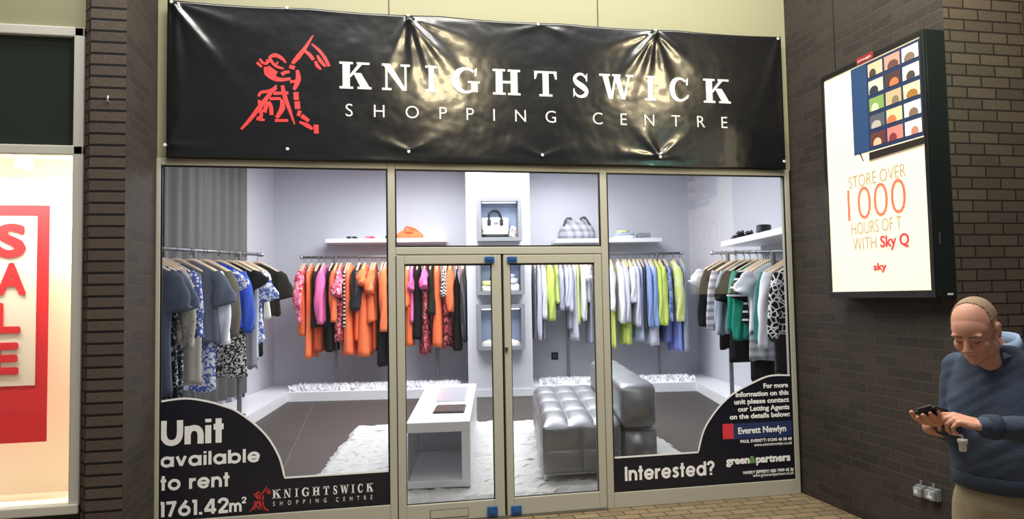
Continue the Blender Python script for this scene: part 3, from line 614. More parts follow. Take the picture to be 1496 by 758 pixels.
prect('set_top_box', [Vector((0, a.y, z2-.01)), Vector((0, yb+.002, z2+.0)), Vector((0, yb+.002, zz)), Vector((0, a.y, zz))], em('backlit_black', (40, 34, 30), .3), .003)
prect('set_top_box_base', [Vector((0, a.y-.0, z2-.022)), Vector((0, yb+.02, z2-.012)), Vector((0, yb+.01, z2)), Vector((0, a.y, z2-.008))], em('backlit_grey', (150, 136, 116), .8), .002)
a = pq(1258, 223); prect('screen_foot', [Vector((0, a.y+.02, a.z)), Vector((0, a.y+.005, a.z)), Vector((0, a.y-.03, a.z-.07)), Vector((0, a.y-.02, a.z-.07))], em('backlit_black', (40, 34, 30), .3), .002)
def ptext(s, x0, y0, x1, y1, cap, m, bold=0):
    a, b, c = pq(x0, y0), pq(x1, y1), pq(x0, y0-cap); lettering(po, s, m, (XP, a.y, (a.z+b.z)/2), (0, -1, 0), abs(b.y-a.y), c.z-a.z, (-1, 0, 0), bold, 1, off=.003)
M_TG = em('backlit_taupe_ink', (176, 152, 130), .5); M_TR = em('backlit_red_ink', (216, 112, 88), .7); M_TR2 = em('backlit_deep_red_ink', (200, 50, 66), .8)
ptext('STORE OVER', 1241, 275, 1324, 258, 17, M_TG, -.012); ptext('1000', 1240, 322, 1325, 310, 45, M_TR, -.016); ptext('HOURS OF T', 1245, 343, 1318, 334, 17, M_TG, -.012); ptext('WITH', 1247, 366, 1281, 362, 17, M_TG, -.012)
ptext('Sky Q', 1287, 362, 1329, 357, 17, M_TR2, .02); ptext('sky', 1277, 396, 1296, 393.5, 11, M_TR2, .03)
p, q = onX(1253, 92, XF), onX(1276, 75, XF)
bm = B(); box(bm, (XF-.010, q.y, zb2+.0), (XF-.005, p.y, zb2+.05), .002); o = obj('name_tab', bm, mat('red_enamel', (170, 36, 50), .4), lb)
lettering(o, 'primesight', M_LET, (XF-.010, p.y-.015, zb2+.016), (0, -1, 0), abs(q.y-p.y)-.03, .017, (-1, 0, 0), .01, 1, off=.001)
bm = B(); box(bm, (XF+.04, yb-.040, 2.05), (XF+.052, yb-.034, 2.13), .002); obj('lock', bm, M_CHROME, lb)
bm = B(); box(bm, (XF+.085, yb-.040, za-.035), (XF+.125, yb-.034, za-.022), .001); obj('plate', bm, mat('white_sticker', (230, 230, 225), .5), lb)

# ------------------------------------------------------------------ sockets, hook
M_WST = mat('white_sticker', (230, 230, 225), .5)
for (x0, y0, x1, y1, lab) in ((1334, 707, 1347.5, 726, 'left one of two grey outdoor sockets low on the brick wall'), (1351, 711, 1367, 731, 'right one of two grey outdoor sockets low on the brick wall')):
    a, b = onX(x0, y0, XW-.05), onX(x1, y1, XW-.05); z1 = a.z; z0 = onX(x0, y1-2.5, XW-.05).z
    t = thing('power_socket', lab, 'socket', (XW, (a.y+b.y)/2, z0), 'outdoor sockets on the brick wall')
    bm = B(); box(bm, (XW-.035, b.y, z0), (XW-.0005, a.y, z1), .006); obj('back_box', bm, M_GREYP, t)
    bm = B(); box(bm, (XW-.062, b.y+.006, z0+.004), (XW-.036, a.y-.006, z1-.01), .009); obj('lid', bm, mat('grey_lid_plastic', (140, 144, 146), .4), t)
    bm = B(); m_ = (a.y+b.y)/2; w = abs(a.y-b.y); h = z1-z0
    if 'left' in lab: box(bm, (XW-.064, m_-w*.12, z0+h*.3), (XW-.0615, m_+w*.22, z0+h*.68))
    else: box(bm, (XW-.064, m_-w*.10, z0+h*.42), (XW-.0615, m_+w*.02, z0+h*.72)); box(bm, (XW-.064, m_-w*.30, z0+h*.25), (XW-.0615, m_+w*.14, z0+h*.44))
    obj('sticker', bm, M_WST, t)
    bm = B(); tube(bm, [(XW-.02, m_, z1-.002), (XW-.02, m_, z1+.03)], .009); obj('cable_gland', bm, M_GREYP, t)
q = onY(158, 146, PY); bm = B(); tube(bm, [(q.x, PY+.004, q.z-.012), (q.x, PY-.02, q.z-.01), (q.x+.006, PY-.028, q.z+.004), (q.x+.008, PY-.024, q.z+.02)], .0045, 8)
tag(obj('hook', bm, mat('white_cable_tie', (225, 225, 220), .4), None, True), 'small white hook screwed into the front of the brick pillar', 'hook')
# ------------------------------------------------------------------ clothes rails
M_WOOD = mat('pale_wood_hanger', (212, 190, 160), .5); M_RAIL = mat('satin_steel_tube', (128, 130, 134), .4, .7); M_STEEL = mat('steel_wire', (150, 150, 152), .3, 1)
RAILN = Vector((.088, 1, 0)).normalized(); RAILP = Vector((-1.574, 7.207, 0))
def onrail(px, py): return on(px, py, RAILP, RAILN)
zr = (onrail(490, 371.5).z+onrail(959, 374).z)/2
def rail(label, a, b, posts, zfoot=ZP):
    t = thing('clothes_rail', label, 'clothes rail', ((a.x+b.x)/2, (a.y+b.y)/2, zfoot))
    bm = B(); tube(bm, [a, b], .022, 12); obj('bar', bm, M_RAIL, t, True)
    d = (b-a)
    for u in posts:
        p = a+d*u; bm = B(); tube(bm, [Vector((p.x, p.y, zfoot)), Vector((p.x, p.y, zfoot+.02)), Vector((p.x, p.y, zfoot+.021)), p], [.08, .08, .03, .03], 14); obj('post', bm, M_RAIL, t, False)
    for u in (0, 1):
        p = a+d*u; bm = B(); ball(bm, p, .034); obj('end_cap', bm, M_CHROME, t, True)
    return t
rA = (onrail(440, 371), lineint(C0)-EX*.02+ED*.5); rA[0].z = zr; rA[1].z = zr
s_ = (RAILP-rA[1]).dot(RAILN)/RAILN.dot(EX) if False else 0
rA = (rA[0], onrail(683, 373)); rA[1].z = zr
def upx(r, px):
    lo, hi = -.6, 1.6
    for _ in range(40):
        m = (lo+hi)/2; x = proj(r[0]+(r[1]-r[0])*m)[0]
        if x < px: lo = m
        else: hi = m
    return lo
rC = (onrail(784, 373), onrail(996, 374)); rC[0].z = rC[1].z = zr
rE = (at(226, 362, 7.75), at(382, 372, 10.6)); rF = (at(1041, 369.7, 11.0), at(1160, 366.5, 8.8))
rail('chrome clothes rail full of orange, pink and black clothes left of the pilaster', rA[0], rA[1], (upx(rA, 490), upx(rA, 637)))
rail('chrome clothes rail full of white, blue and lime clothes right of the pilaster', rC[0], rC[1], (upx(rC, 827), upx(rC, 959)))
rail('chrome clothes rail along the left wall in front of the curtain', rE[0], rE[1], (.30, upx(rE, 350)))
rail('chrome clothes rail along the right wall below the shelf with black hat', rF[0], rF[1], (.22, .78))

# ------------------------------------------------------------------ garments
FAB = {}
def fab(k):
    if k in FAB: return FAB[k]
    S = {'orange': (255, 128, 82), 'orange2': (248, 118, 70), 'dkorange': (196, 84, 50), 'pink': (240, 118, 178), 'black': (26, 25, 26), 'olive': (44, 42, 34), 'slate': (84, 92, 108), 'slate2': (98, 106, 122), 'beige': (170, 162, 150), 'taupe': (112, 106, 92),
         'white': (236, 236, 240), 'lav': (206, 208, 224), 'lav2': (186, 190, 212), 'lime': (204, 222, 112), 'plime': (222, 232, 152), 'paleblue': (178, 192, 222), 'blue': (138, 162, 212), 'denim': (110, 122, 176), 'violet': (138, 152, 224), 'grey': (138, 140, 146), 'dgrey': (74, 74, 78),
         'teal': (40, 140, 120), 'teal2': (60, 128, 122), 'cobalt': (66, 98, 206), 'cream': (232, 230, 220), 'greyblue': (160, 168, 184)}
    P = {'pinkfloral': ((238, 120, 150), (250, 214, 214), 'floral', 17, .56, (196, 60, 80)), 'redfloral': ((170, 62, 74), (226, 150, 150), 'floral', 20, .56, (70, 34, 40)), 'rope': ((30, 28, 28), (226, 222, 218), 'stripes', 95, 0, None), 'zigzag': ((24, 24, 24), (236, 234, 230), 'zigzag', 110, 0, None),
         'dstripe': ((58, 58, 60), (96, 96, 98), 'vstripes', 90, 0, None), 'lace': ((176, 170, 154), (120, 114, 100), 'spots', 26, .28, None), 'bluewhite': ((226, 230, 240), (82, 100, 172), 'floral', 20, .50, None), 'bluewhite2': ((84, 100, 166), (226, 230, 240), 'spots', 30, .42, None),
         'speck': ((34, 35, 40), (196, 198, 206), 'floral', 26, .58, None), 'bwprint': ((26, 26, 28), (206, 204, 196), 'floral', 28, .52, None), 'bluelace': ((46, 84, 200), (28, 52, 150), 'spots', 20, .3, None), 'greystripe': ((196, 198, 202), (142, 144, 150), 'stripes', 60, .2, None),
         'check': ((206, 207, 210), (142, 143, 150), 'plaid', 60, .1, None), 'giraffe': ((24, 23, 24), (232, 232, 230), 'cells', 14, .09, None), 'bluepat': ((92, 110, 178), (150, 164, 206), 'floral', 14, .5, None), 'limepat': ((222, 230, 168), (170, 190, 90), 'floral', 16, .55, None), 'bstripe': ((22, 22, 24), (220, 220, 220), 'stripes', 60, .7, None),
         'ombre': ((216, 228, 140), (226, 232, 172), 'floral', 2, .5, None)}
    if k in S: m = mat('cloth_'+k, S[k], .85, spec=.2, var=.06, bscale=7, bump=.6)
    elif k == 'leather': m = mat('cloth_leather', (34, 36, 40), .35, spec=.5, bump=.2, bscale=14)
    else:
        c1, c2, kd, sc, th, c3 = P[k]; m = mat_pattern('cloth_'+k, c1, c2, kd, sc, th, .85, c3)
    FAB[k] = m; return m
NAMES = {'L': ('shirt', 'sleeve'), 'S': ('tee_shirt', 'sleeve'), 'N': ('dress', None), 'P': ('trousers', None), 'K': ('skirt', None)}
def body_mesh(c, a, s, ztop, zbot, W, T, kind, rnd):
    """cloth body hanging from a hanger: c = point under the rail, a = along the hanger, s = along the rail"""
    n = 36; ph = [rnd.uniform(0, 6.3) for _ in range(4)]; kf = rnd.choice((4, 5, 6)); Lg = ztop-zbot
    if kind in 'PK': prof = [(0, .36, .05), (.03, .40, .07), (.2, .42, .7), (.5, .41, .85), (.8, .40, .95), (1, .41, 1)]
    else: prof = [(0, .10, .35), (.012/Lg, .14, .5), (.05/Lg, .28, .55), (.11/Lg, .42, .6), (.15/Lg, .475, .65), (.22/Lg, .50, .7), (.45/Lg if Lg > .8 else .4, .46, .8), (.55, .44, .9), (.7, .45, .95), (.85, .47, 1), (.94, .48, 1), (1, .485, 1)]
    prof = sorted(prof); R = []
    # resample
    zs = sorted(set([p[0] for p in prof]+[i/22 for i in range(23)]))
    def at_(u, j):
        for p, q in zip(prof, prof[1:]):
            if p[0] <= u <= q[0]: k = (u-p[0])/max(1e-6, q[0]-p[0]); return p[j]*(1-k)+q[j]*k
        return prof[-1][j]
    for u in zs:
        hw, ht = at_(u, 1)*W, at_(u, 2)*T/2; ring = []
        for k in range(n):
            th = 2*pi*k/n; ca, sa = cos(th), sin(th)
            fold = 1+min(.34, u*.8)*sin(kf*th+ph[0]+1.2*u)*.55+.22*min(1, u*2)*sin((kf*2+1)*th+ph[1]-u)
            x = hw*(abs(ca)**.85)*(1 if ca > 0 else -1)*(1+.04*sin(3*th+ph[2])*u); y = ht*(abs(sa)**.8)*(1 if sa > 0 else -1)*fold+.03*T*sin(5*u+ph[3])+.22*T*u*sin(2*th+ph[2])*.5
            ring.append(c+a*x+s*y+Vector((0, 0, ztop-u*Lg+(.022*sin(kf*th+ph[1]) if u > .97 else 0))))
        R.append(ring)
    bm = B(); rings_mesh(bm, R); return bm
def sleeve_mesh(c, a, s, ztop, zend, W, T, side, rnd, short):
    n = 20; p0 = c+a*(side*W*.41)+Vector((0, 0, ztop-.115)); Lg = max(.12, p0.z-zend); out = side*(W*.15 if short else W*.13); R = []; ph = rnd.uniform(0, 6.3)
    dn = Vector((0, 0, -Lg))+a*out; ax = dn.normalized(); pe = (a*Lg+Vector((0, 0, out))).normalized()
    for i in range(17):
        u = i/16; bow = 0 if short else side*.03*sin(pi*u)
        rad = T*(.34+.12*u if short else .46-.10*u); ra = (.085+.055*u if short else .085-.030*u)
        if u < .15: rad *= .55+u*3; ra *= .7+u*2
        if not short and u > .93: rad *= .9
        ring = []
        for k in range(n):
            th = 2*pi*k/n; f = 1+.20*sin(3*th+ph+6*u)*min(1, u*2)+.10*sin(13*u+2*th+ph)
            ring.append(p0+dn*u+pe*(ra*cos(th)*f+bow)+s*(rad*sin(th)*f+.05*T*sin(6*u+ph)))
        R.append(ring)
    bm = B(); rings_mesh(bm, R); return bm
HANG = []
def hanger(c, a, zrail, ztop, W, grp, label):
    if not HANG:
        t = thing('clothes_hanger', label, 'hanger', (0, 0, 0), grp)
        X, Z = Vector((1, 0, 0)), Vector((0, 0, 1)); bm = B()
        tube(bm, [X*-.29+Z*-.17, X*-.20+Z*-.12, X*-.06+Z*-.045, Z*-.03, X*.06+Z*-.045, X*.20+Z*-.12, X*.29+Z*-.17], [.014, .017, .019, .021, .019, .017, .014], 8); obj('arms', bm, M_WOOD, t, True)
        bm = B(); tube(bm, [Z*-.03, Z*.05]+[Vector((.0+.03*sin(k*pi/6), 0, .075-.03*cos(k*pi/6)+.004)) for k in range(0, 10)], .005, 6); obj('hook', bm, M_STEEL, t, True)
        HANG.append(t); o = t
    else:
        src = HANG[0]; o = src.copy(); COL.objects.link(o)
        for ch in src.children: k = ch.copy(); COL.objects.link(k); k.parent = o
    o['label'] = label; o['group'] = grp
    o.location = Vector((c.x, c.y, zrail-.085)); o.rotation_euler = (0, 0, math.atan2(a.y, a.x)); return o
def garment(r, a, s, mode, spec, grp, hlab, W=.70):
    x0, x1, yend, ybot, kind, f, label = spec[:7]; f2 = spec[7] if len(spec) > 7 else None
    rnd = random.Random(int(x0*31+x1*7+ybot))
    # where along the rail: the near shoulder must stand at the middle of its strip (back rails) or its tip at x1 / x0 (side rails)
    tgt = (x0+x1)/2 if mode == 'back' else (x1-4 if mode == 'E' else x0+4)
    tip = .30 if mode == 'back' else .40; lo, hi = -1.2, 2.2
    for _ in range(44):
        m = (lo+hi)/2; p = r[0]+(r[1]-r[0])*m; q = p+a*tip*W/.7; q.z -= .6
        if proj(q)[0] < tgt: lo = m
        else: hi = m
    p = r[0]+(r[1]-r[0])*lo; c = Vector((p.x, p.y, 0)); q = p+a*tip; d = proj(q)[2]
    zhang = p.z-.085; ztop = zhang-.055; zb = max(at(tgt, ybot, d).z, .30)
    T = (x1-x0)*d/FOC*1.0 if mode == 'back' else max(.12, min(.19, (x1-x0)*d/FOC*.5))
    T = max(.10, T*.92)
    nm, sl = NAMES[kind]
    KW = {'jacket': 'jacket', 'blouse': 'blouse', 'cardigan': 'cardigan', 'jumper': 'jumper', 'jumpers': 'jumper', 'jumpsuit': 'jumpsuit', 'coat': 'coat', 'dress': 'dress', 'skirt': 'skirt', 'top': 'top', 'shirt': 'shirt', 'shirts': 'shirt', 'tee': 'tee_shirt', 'trousers': 'trousers'}
    for w_ in label.replace(',', '').split():
        if w_ in KW: nm = KW[w_]; break
    t = thing(nm, label, nm.replace('tee_shirt', 'T-shirt').replace('_', ' '), (c.x, c.y, zb), grp)
    obj('body', body_mesh(c, a, s, ztop if kind not in 'PK' else ztop-.12, zb, W, T, kind, rnd), fab(f2 or f), t, True)
    if sl:
        zs = at(tgt, yend, d).z
        for sd in (-1, 1): obj('sleeve', sleeve_mesh(c, a, s, ztop, zs, W, T, sd, rnd, kind == 'S'), fab(f), t, True)
    hanger(p, a, p.z, ztop, W, grp.replace('clothes', 'hangers'), hlab)
ab = -ED; sb = Vector((-RAILN.y, RAILN.x, 0))*-1
GA = [
 (429, 445, 450, 470, 'L', 'pinkfloral', 'pink floral long-sleeved blouse at the left end of the orange clothes rail'),
 (433, 447, 470, 490, 'K', 'orange2', 'short orange skirt below the pink floral blouse at the rail end'),
 (443, 456, 522, 522, 'N', 'orange', 'long orange dress right of the pink floral blouse at the rail end'),
 (453, 466, 440, 477, 'N', 'olive', 'black sleeveless top between the long orange dress and the plain pink blouse'),
 (455, 467, 513, 513, 'P', 'dkorange', 'rust orange trousers hanging below the black sleeveless top'),
 (460, 476, 473, 470, 'L', 'pink', 'plain bright pink blouse with gathered long sleeve'),
 (473, 488, 513, 513, 'N', 'black', 'long black dress right of the plain pink blouse'),
 (481, 494, 470, 466, 'L', 'orange', 'orange long-sleeved shirt right of the long black dress'),
 (485, 503, 433, 499, 'S', 'pinkfloral', 'red and pink floral dress with short sleeves beside the rail post', 'redfloral'),
 (499, 508, 450, 478, 'N', 'rope', 'black and white rope-striped top next to the red floral dress'),
 (497, 517, 518, 518, 'N', 'orange', 'long bright orange dress left of the black leather jacket'),
 (510, 531, 452, 453, 'L', 'leather', 'shiny black leather jacket among the orange clothes'),
 (513, 530, 497, 497, 'K', 'orange2', 'orange skirt hanging below the black leather jacket'),
 (520, 539, 418, 519, 'S', 'orange', 'long orange dress with short sleeve right of the leather jacket'),
 (533, 549, 428, 470, 'S', 'orange', 'orange short-sleeved top left of the black trousers by the window mullion'),
 (540, 550, 512, 512, 'P', 'dkorange', 'dark orange trousers below the orange short-sleeved top'),
 (548, 564, 534, 534, 'P', 'black', 'longest black trousers near the left window mullion'),
 (553, 568, 484, 480, 'L', 'orange', 'orange long-sleeved shirt right at the left window mullion'),
 (564, 572, 518, 518, 'N', 'black', 'narrow black dress behind the left window mullion'),
 (588, 600, 449, 445, 'L', 'orange', 'orange long-sleeved shirt at the left edge of the left door glass'),
 (590, 603, 504, 504, 'K', 'orange2', 'long orange skirt at the left edge of the left door glass'),
 (596, 606, 424, 470, 'S', 'pink', 'pink short-sleeved top seen through the left door glass'),
 (600, 618, 494, 494, 'N', 'black', 'loose long black dress seen through the left door glass'),
 (613, 627, 421, 517, 'S', 'pink', 'pink and dark red floral dress with pink short sleeve behind the left door', 'redfloral'),
 (620, 637, 458, 458, 'N', 'olive', 'dark olive black top left of the long orange dress behind the left door'),
 (630, 646, 505, 505, 'N', 'orange', 'long orange dress left of the black and white zigzag top'),
 (643, 655, 433, 433, 'L', 'zigzag', 'black and white zigzag top behind the left door'),
 (644, 659, 507, 507, 'K', 'redfloral', 'dark red floral skirt below the black and white zigzag top'),
 (650, 665, 455, 452, 'L', 'orange', 'orange blouse with flared sleeve right of the zigzag top'),
 (661, 673, 511, 511, 'P', 'black', 'long black trousers right of the flared orange blouse'),
 (671, 679, 467, 467, 'N', 'pinkfloral', 'narrow pink and white floral dress near the pilaster'),
 (672, 682, 498, 498, 'L', 'dstripe', 'dark grey striped cardigan at the right end beside the pilaster'),
]
for g in GA: garment(rA, ab, sb, 'back', g, 'clothes on the orange and pink rail', 'pale wooden hanger on the rail of orange and pink clothes')
GC = [
 (779, 786, 496, 496, 'N', 'grey', 'thin grey dress at the left end of the white and lime clothes rail'),
 (783, 792, 496, 490, 'L', 'lav', 'white long-sleeved shirt, leftmost white shirt behind the right door'),
 (790, 800, 465, 465, 'L', 'white', 'white long-sleeved shirt left of the lime shirt behind the right door'),
 (790, 800, 497, 497, 'P', 'grey', 'light grey trousers left of the lime shirt behind the right door'),
 (798, 812, 468, 466, 'L', 'lime', 'bright lime long-sleeved shirt behind the right door'),
 (810, 819, 442, 442, 'N', 'plime', 'short pale lime top right of the bright lime shirt'),
 (816, 825, 453, 450, 'L', 'lav2', 'lavender grey blouse at the rail post behind the right door'),
 (824, 832, 449, 447, 'L', 'lav', 'pale lavender shirt just left of the rail post behind the right door'),
 (829, 838, 455, 452, 'L', 'lav', 'pale lavender shirt over the grey-blue trousers behind the right door'),
 (830, 838, 481, 481, 'P', 'greyblue', 'grey-blue trousers behind the right door, right of the rail post'),
 (835, 846, 496, 496, 'N', 'lav', 'long pale lavender dress left of the narrow pale lime dress'),
 (841, 849, 473, 473, 'N', 'plime', 'narrow pale lime dress behind the right door'),
 (848, 857, 468, 464, 'L', 'white', 'white long-sleeved shirt left of the patterned lime blouse'),
 (852, 859, 457, 457, 'N', 'limepat', 'lime patterned blouse behind the right door'),
 (854, 865, 410, 440, 'S', 'white', 'white short-sleeved tee near the right edge of the right door glass'),
 (859, 868, 502, 502, 'P', 'greyblue', 'long grey-blue trousers at the right edge of the right door glass'),
 (872, 880, 480, 480, 'N', 'lav2', 'lavender dress hanging behind the right mullion'),
 (886, 900, 454, 450, 'L', 'white', 'white long-sleeved shirt at the left edge of the right window'),
 (892, 901, 507, 507, 'N', 'lime', 'long lime dress at the left edge of the right window'),
 (902, 914, 472, 470, 'L', 'white', 'white long-sleeved shirt right of the long lime dress'),
 (910, 921, 470, 468, 'L', 'lav', 'lavender white shirt left of the lime and white blouse'),
 (911, 926, 502, 502, 'K', 'lime', 'lime skirt showing below the white shirts in the right window'),
 (918, 931, 442, 440, 'L', 'white', 'short white blouse over lime cloth in the right window', 'plime'),
 (926, 936, 477, 474, 'L', 'lav', 'white-blue long-sleeved shirt right of the short white blouse'),
 (931, 943, 497, 497, 'N', 'paleblue', 'long pale blue dress left of the blue shirts'),
 (938, 945, 482, 482, 'N', 'dgrey', 'thin dark grey dress between the pale blue dress and the blue shirt'),
 (943, 954, 477, 475, 'L', 'blue', 'blue long-sleeved shirt left of the rail post in the right window'),
 (947, 962, 503, 503, 'N', 'lav', 'long whitish dress below the blue shirts'),
 (951, 962, 478, 476, 'L', 'blue', 'blue long-sleeved shirt in front of the rail post, left of the lime jumpers'),
 (957, 969, 474, 472, 'L', 'lime', 'left one of two lime jumpers side by side in the right window'),
 (963, 976, 475, 473, 'L', 'lime', 'right one of two lime jumpers side by side in the right window'),
 (969, 984, 499, 499, 'K', 'denim', 'denim blue skirt below the right lime jumper'),
 (973, 982, 469, 466, 'L', 'bluepat', 'blue patterned shirt right of the lime jumpers'),
 (982, 1000, 469, 466, 'L', 'ombre', 'pale lime long-sleeved coat near the right end of the rail'),
 (983, 1000, 512, 512, 'N', 'violet', 'bright violet-blue dress below the pale lime coat'),
 (995, 1006, 512, 512, 'N', 'greyblue', 'thin grey-blue sleeveless dress at the right end of the rail'),
]
for g in GC: garment(rC, ab, sb, 'back', g, 'clothes on the white and lime rail', 'pale wooden hanger on the rail of white and lime clothes')
aE = EX.copy(); sE = (rE[1]-rE[0]).normalized(); sE.z = 0
GE = [
 (228, 268, 454, 575, 'S', 'slate', 'slate grey short-sleeved jumpsuit at the left edge of the left window', 'slate'),
 (236, 277, 454, 581, 'S', 'slate', 'dark speckled dress with slate short sleeves left of the lace cardigan', 'speck'),
 (259, 284, 509, 500, 'L', 'lace', 'beige lace cardigan left of the blue and white blouse'),
 (262, 290, 575, 575, 'P', 'speck', 'dark speckled trousers below the beige lace cardigan'),
 (271, 296, 493, 488, 'L', 'bluewhite2', 'blue and white patterned blouse left of the beige trousers'),
 (283, 314, 559, 559, 'P', 'beige', 'long beige turn-up trousers on the left wall rail'),
 (303, 333, 446, 500, 'S', 'slate2', 'slate tee with short sleeve right of the beige trousers'),
 (312, 336, 503, 500, 'L', 'white', 'white long-sleeved shirt right of the slate tee'),
 (311, 334, 568, 568, 'K', 'bluewhite', 'long blue and white floral skirt below the white shirt'),
 (332, 350, 492, 488, 'L', 'taupe', 'olive beige long-sleeved shirt left of the cobalt lace jacket'),
 (335, 354, 424, 470, 'S', 'bluewhite', 'blue and white print blouse with short sleeve beside the rail post'),
 (340, 371, 548, 548, 'N', 'black', 'black dress with black and white printed lower half', 'bwprint'),
 (347, 370, 486, 480, 'L', 'cobalt', 'cobalt blue lace jacket on the left wall rail', 'bluelace'),
 (360, 384, 419, 480, 'S', 'black', 'black tee with short sleeve right of the cobalt jacket'),
 (371, 394, 524, 524, 'P', 'lav', 'white trousers right of the cobalt lace jacket'),
 (372, 392, 536, 536, 'K', 'grey', 'grey skirt below the white trousers'),
 (382, 396, 440, 500, 'S', 'bluewhite', 'small print tee right behind the white trousers'),
 (390, 406, 465, 465, 'N', 'cream', 'cream sleeveless top at the far end of the left wall rail'),
 (392, 402, 518, 518, 'P', 'black', 'narrow black trousers below the cream sleeveless top'),
 (401, 422, 436, 460, 'S', 'olive', 'olive black tee with wide short sleeve, last on the left wall rail'),
]
for g in GE: garment(rE, aE, sE, 'E', g, 'clothes on the left wall rail', 'pale wooden hanger on the left wall rail')
aF = -EX; sF = (rF[1]-rF[0]).normalized(); sF.z = 0
GF = [
 (1014, 1028, 417, 470, 'S', 'white', 'white tee with black body, first on the far end of the right wall rail', 'black'),
 (1020, 1043, 477, 474, 'L', 'black', 'black long-sleeved shirt at the far end of the right wall rail'),
 (1032, 1048, 482, 478, 'L', 'greystripe', 'grey striped shirt right of the black long-sleeved shirt'),
 (1034, 1056, 509, 509, 'P', 'black', 'black trousers below the grey striped shirt'),
 (1044, 1058, 489, 486, 'L', 'greyblue', 'plain grey long-sleeved shirt left of the teal shirts'),
 (1052, 1067, 441, 527, 'S', 'black', 'long black dress with short sleeve left of the teal shirts'),
 (1062, 1074, 484, 480, 'L', 'teal', 'left one of the teal green shirts on the right wall rail'),
 (1070, 1080, 497, 494, 'L', 'teal', 'second teal green shirt, right behind the first one'),
 (1073, 1083, 437, 470, 'S', 'bstripe', 'black tee with white stripes right of the teal shirts'),
 (1080, 1108, 525, 525, 'N', 'check', 'grey checked dress below the white tee'),
 (1076, 1100, 554, 554, 'P', 'black', 'black trousers below the grey checked dress'),
 (1082, 1106, 429, 485, 'S', 'white', 'white tee with wide short sleeve on the right wall rail'),
 (1102, 1118, 502, 498, 'L', 'teal2', 'grey teal cardigan right of the white tee'),
 (1107, 1130, 508, 470, 'L', 'white', 'white blouse with long loose sleeve left of the animal print blouse'),
 (1112, 1132, 545, 545, 'P', 'black', 'black trousers below the white loose-sleeved blouse'),
 (1122, 1148, 494, 490, 'L', 'giraffe', 'black and white animal print blouse at the right edge of the window'),
 (1134, 1150, 546, 546, 'P', 'giraffe', 'black and white animal print trousers below the matching blouse'),
]
for g in GF: garment(rF, aF, sF, 'F', g, 'clothes on the right wall rail', 'pale wooden hanger on the right wall rail')

# ------------------------------------------------------------------ shelves on the walls
def boxshelf(label, px0, px1, pyt, pyb, depth=.50):
    a = on(px0, pyt, WB-NB*depth, NB); b = on(px1, pyt, WB-NB*depth, NB); z1 = (a.z+b.z)/2; z0 = on((px0+px1)/2, pyb, WB-NB*depth, NB).z
    if z1-z0 < .05: z0 = z1-.07
    t = NB*(depth-.002); bm = B(); prism(bm, [Z3(a, z0), Z3(b, z0), Z3(b, z0)+t, Z3(a, z0)+t], (0, 0, z1-z0)); bmesh.ops.bevel(bm, geom=list(bm.edges), offset=.004, segments=1, affect='EDGES')
    o = obj('wall_shelf', bm, M_WHITE, None); tag(o, label, 'shelf'); return a, b, z1
sA = boxshelf('white floating shelf with orange bag above the orange clothes rail', 475, 653, 348, 354)
sC = boxshelf('white floating shelf with plaid bag above the white and lime clothes rail', 811, 967, 348, 354)
# right wall shelf
RN = Vector((ED.y, -ED.x, 0)); wp = CR-EX*.52
a = on(1053, 345, wp, RN); b = on(1162, 337.5, wp, RN); zs_ = (a.z+b.z)/2
bm = B(); prism(bm, [Z3(a, zs_-.08), Z3(b, zs_-.08), Z3(b, zs_-.08)+EX*.66, Z3(a, zs_-.08)+EX*.58], (0, 0, .08)); tag(obj('wall_shelf', bm, M_WHITE, None), 'white floating shelf with black hat and sandals on the right wall', 'shelf'); sF_z = zs_; sFa, sFb = a, b

# ------------------------------------------------------------------ things on the shelves
def shelf_pt(px, sh, back=.22):
    p = on(px, 350, WB-NB*(.50-back), NB); return Vector((p.x, p.y, sh[2]))
kx, ky = EX, NB
def soft(bm, prof, c, hw, hd, n=32, lump=.06, ph=0):
    """lofted soft form: prof = (z, width factor, depth factor)"""
    R = []
    for z, w, d in prof:
        R.append([c+kx*(hw*w*(abs(cos(t))**.7)*(1 if cos(t) > 0 else -1)*(1+lump*sin(3*t+ph+z*9)))+ky*(hd*d*(abs(sin(t))**.7)*(1 if sin(t) > 0 else -1)*(1+lump*sin(4*t+ph)))+Vector((0, 0, z)) for t in [2*pi*k/n for k in range(n)]])
    rings_mesh(bm, R); return bm
PXM = lambda p: proj(p)[2]/FOC
# orange bag
c = shelf_pt(598, sA); k = PXM(c)
t = thing('handbag', 'orange slouchy handbag lying on the left floating shelf', 'handbag', c)
bm = B(); soft(bm, [(0, .92, .8), (.02, 1, 1), (.08, .97, .95), (.13, .72, .8), (.16, .45, .6), (.175, .2, .3)], c, 20*k, .12, lump=.05); obj('body', bm, fab('orange'), t, True)
bm = B(); tube(bm, [c+kx*(x*k)+ky*-.05+Vector((0, 0, z*k)) for x, z in ((-4, 11), (-6, 15), (-3, 17.5), (2, 16), (8, 14), (12, 11), (15, 6))], .022, 8); obj('handle', bm, fab('orange2'), t, True)
bm = B(); soft(bm, [(.10, .5, .9), (.125, .62, 1.02), (.155, .4, .8)], c+ky*-.02, 14*k, .12, lump=.03); obj('flap', bm, fab('orange2'), t, True)
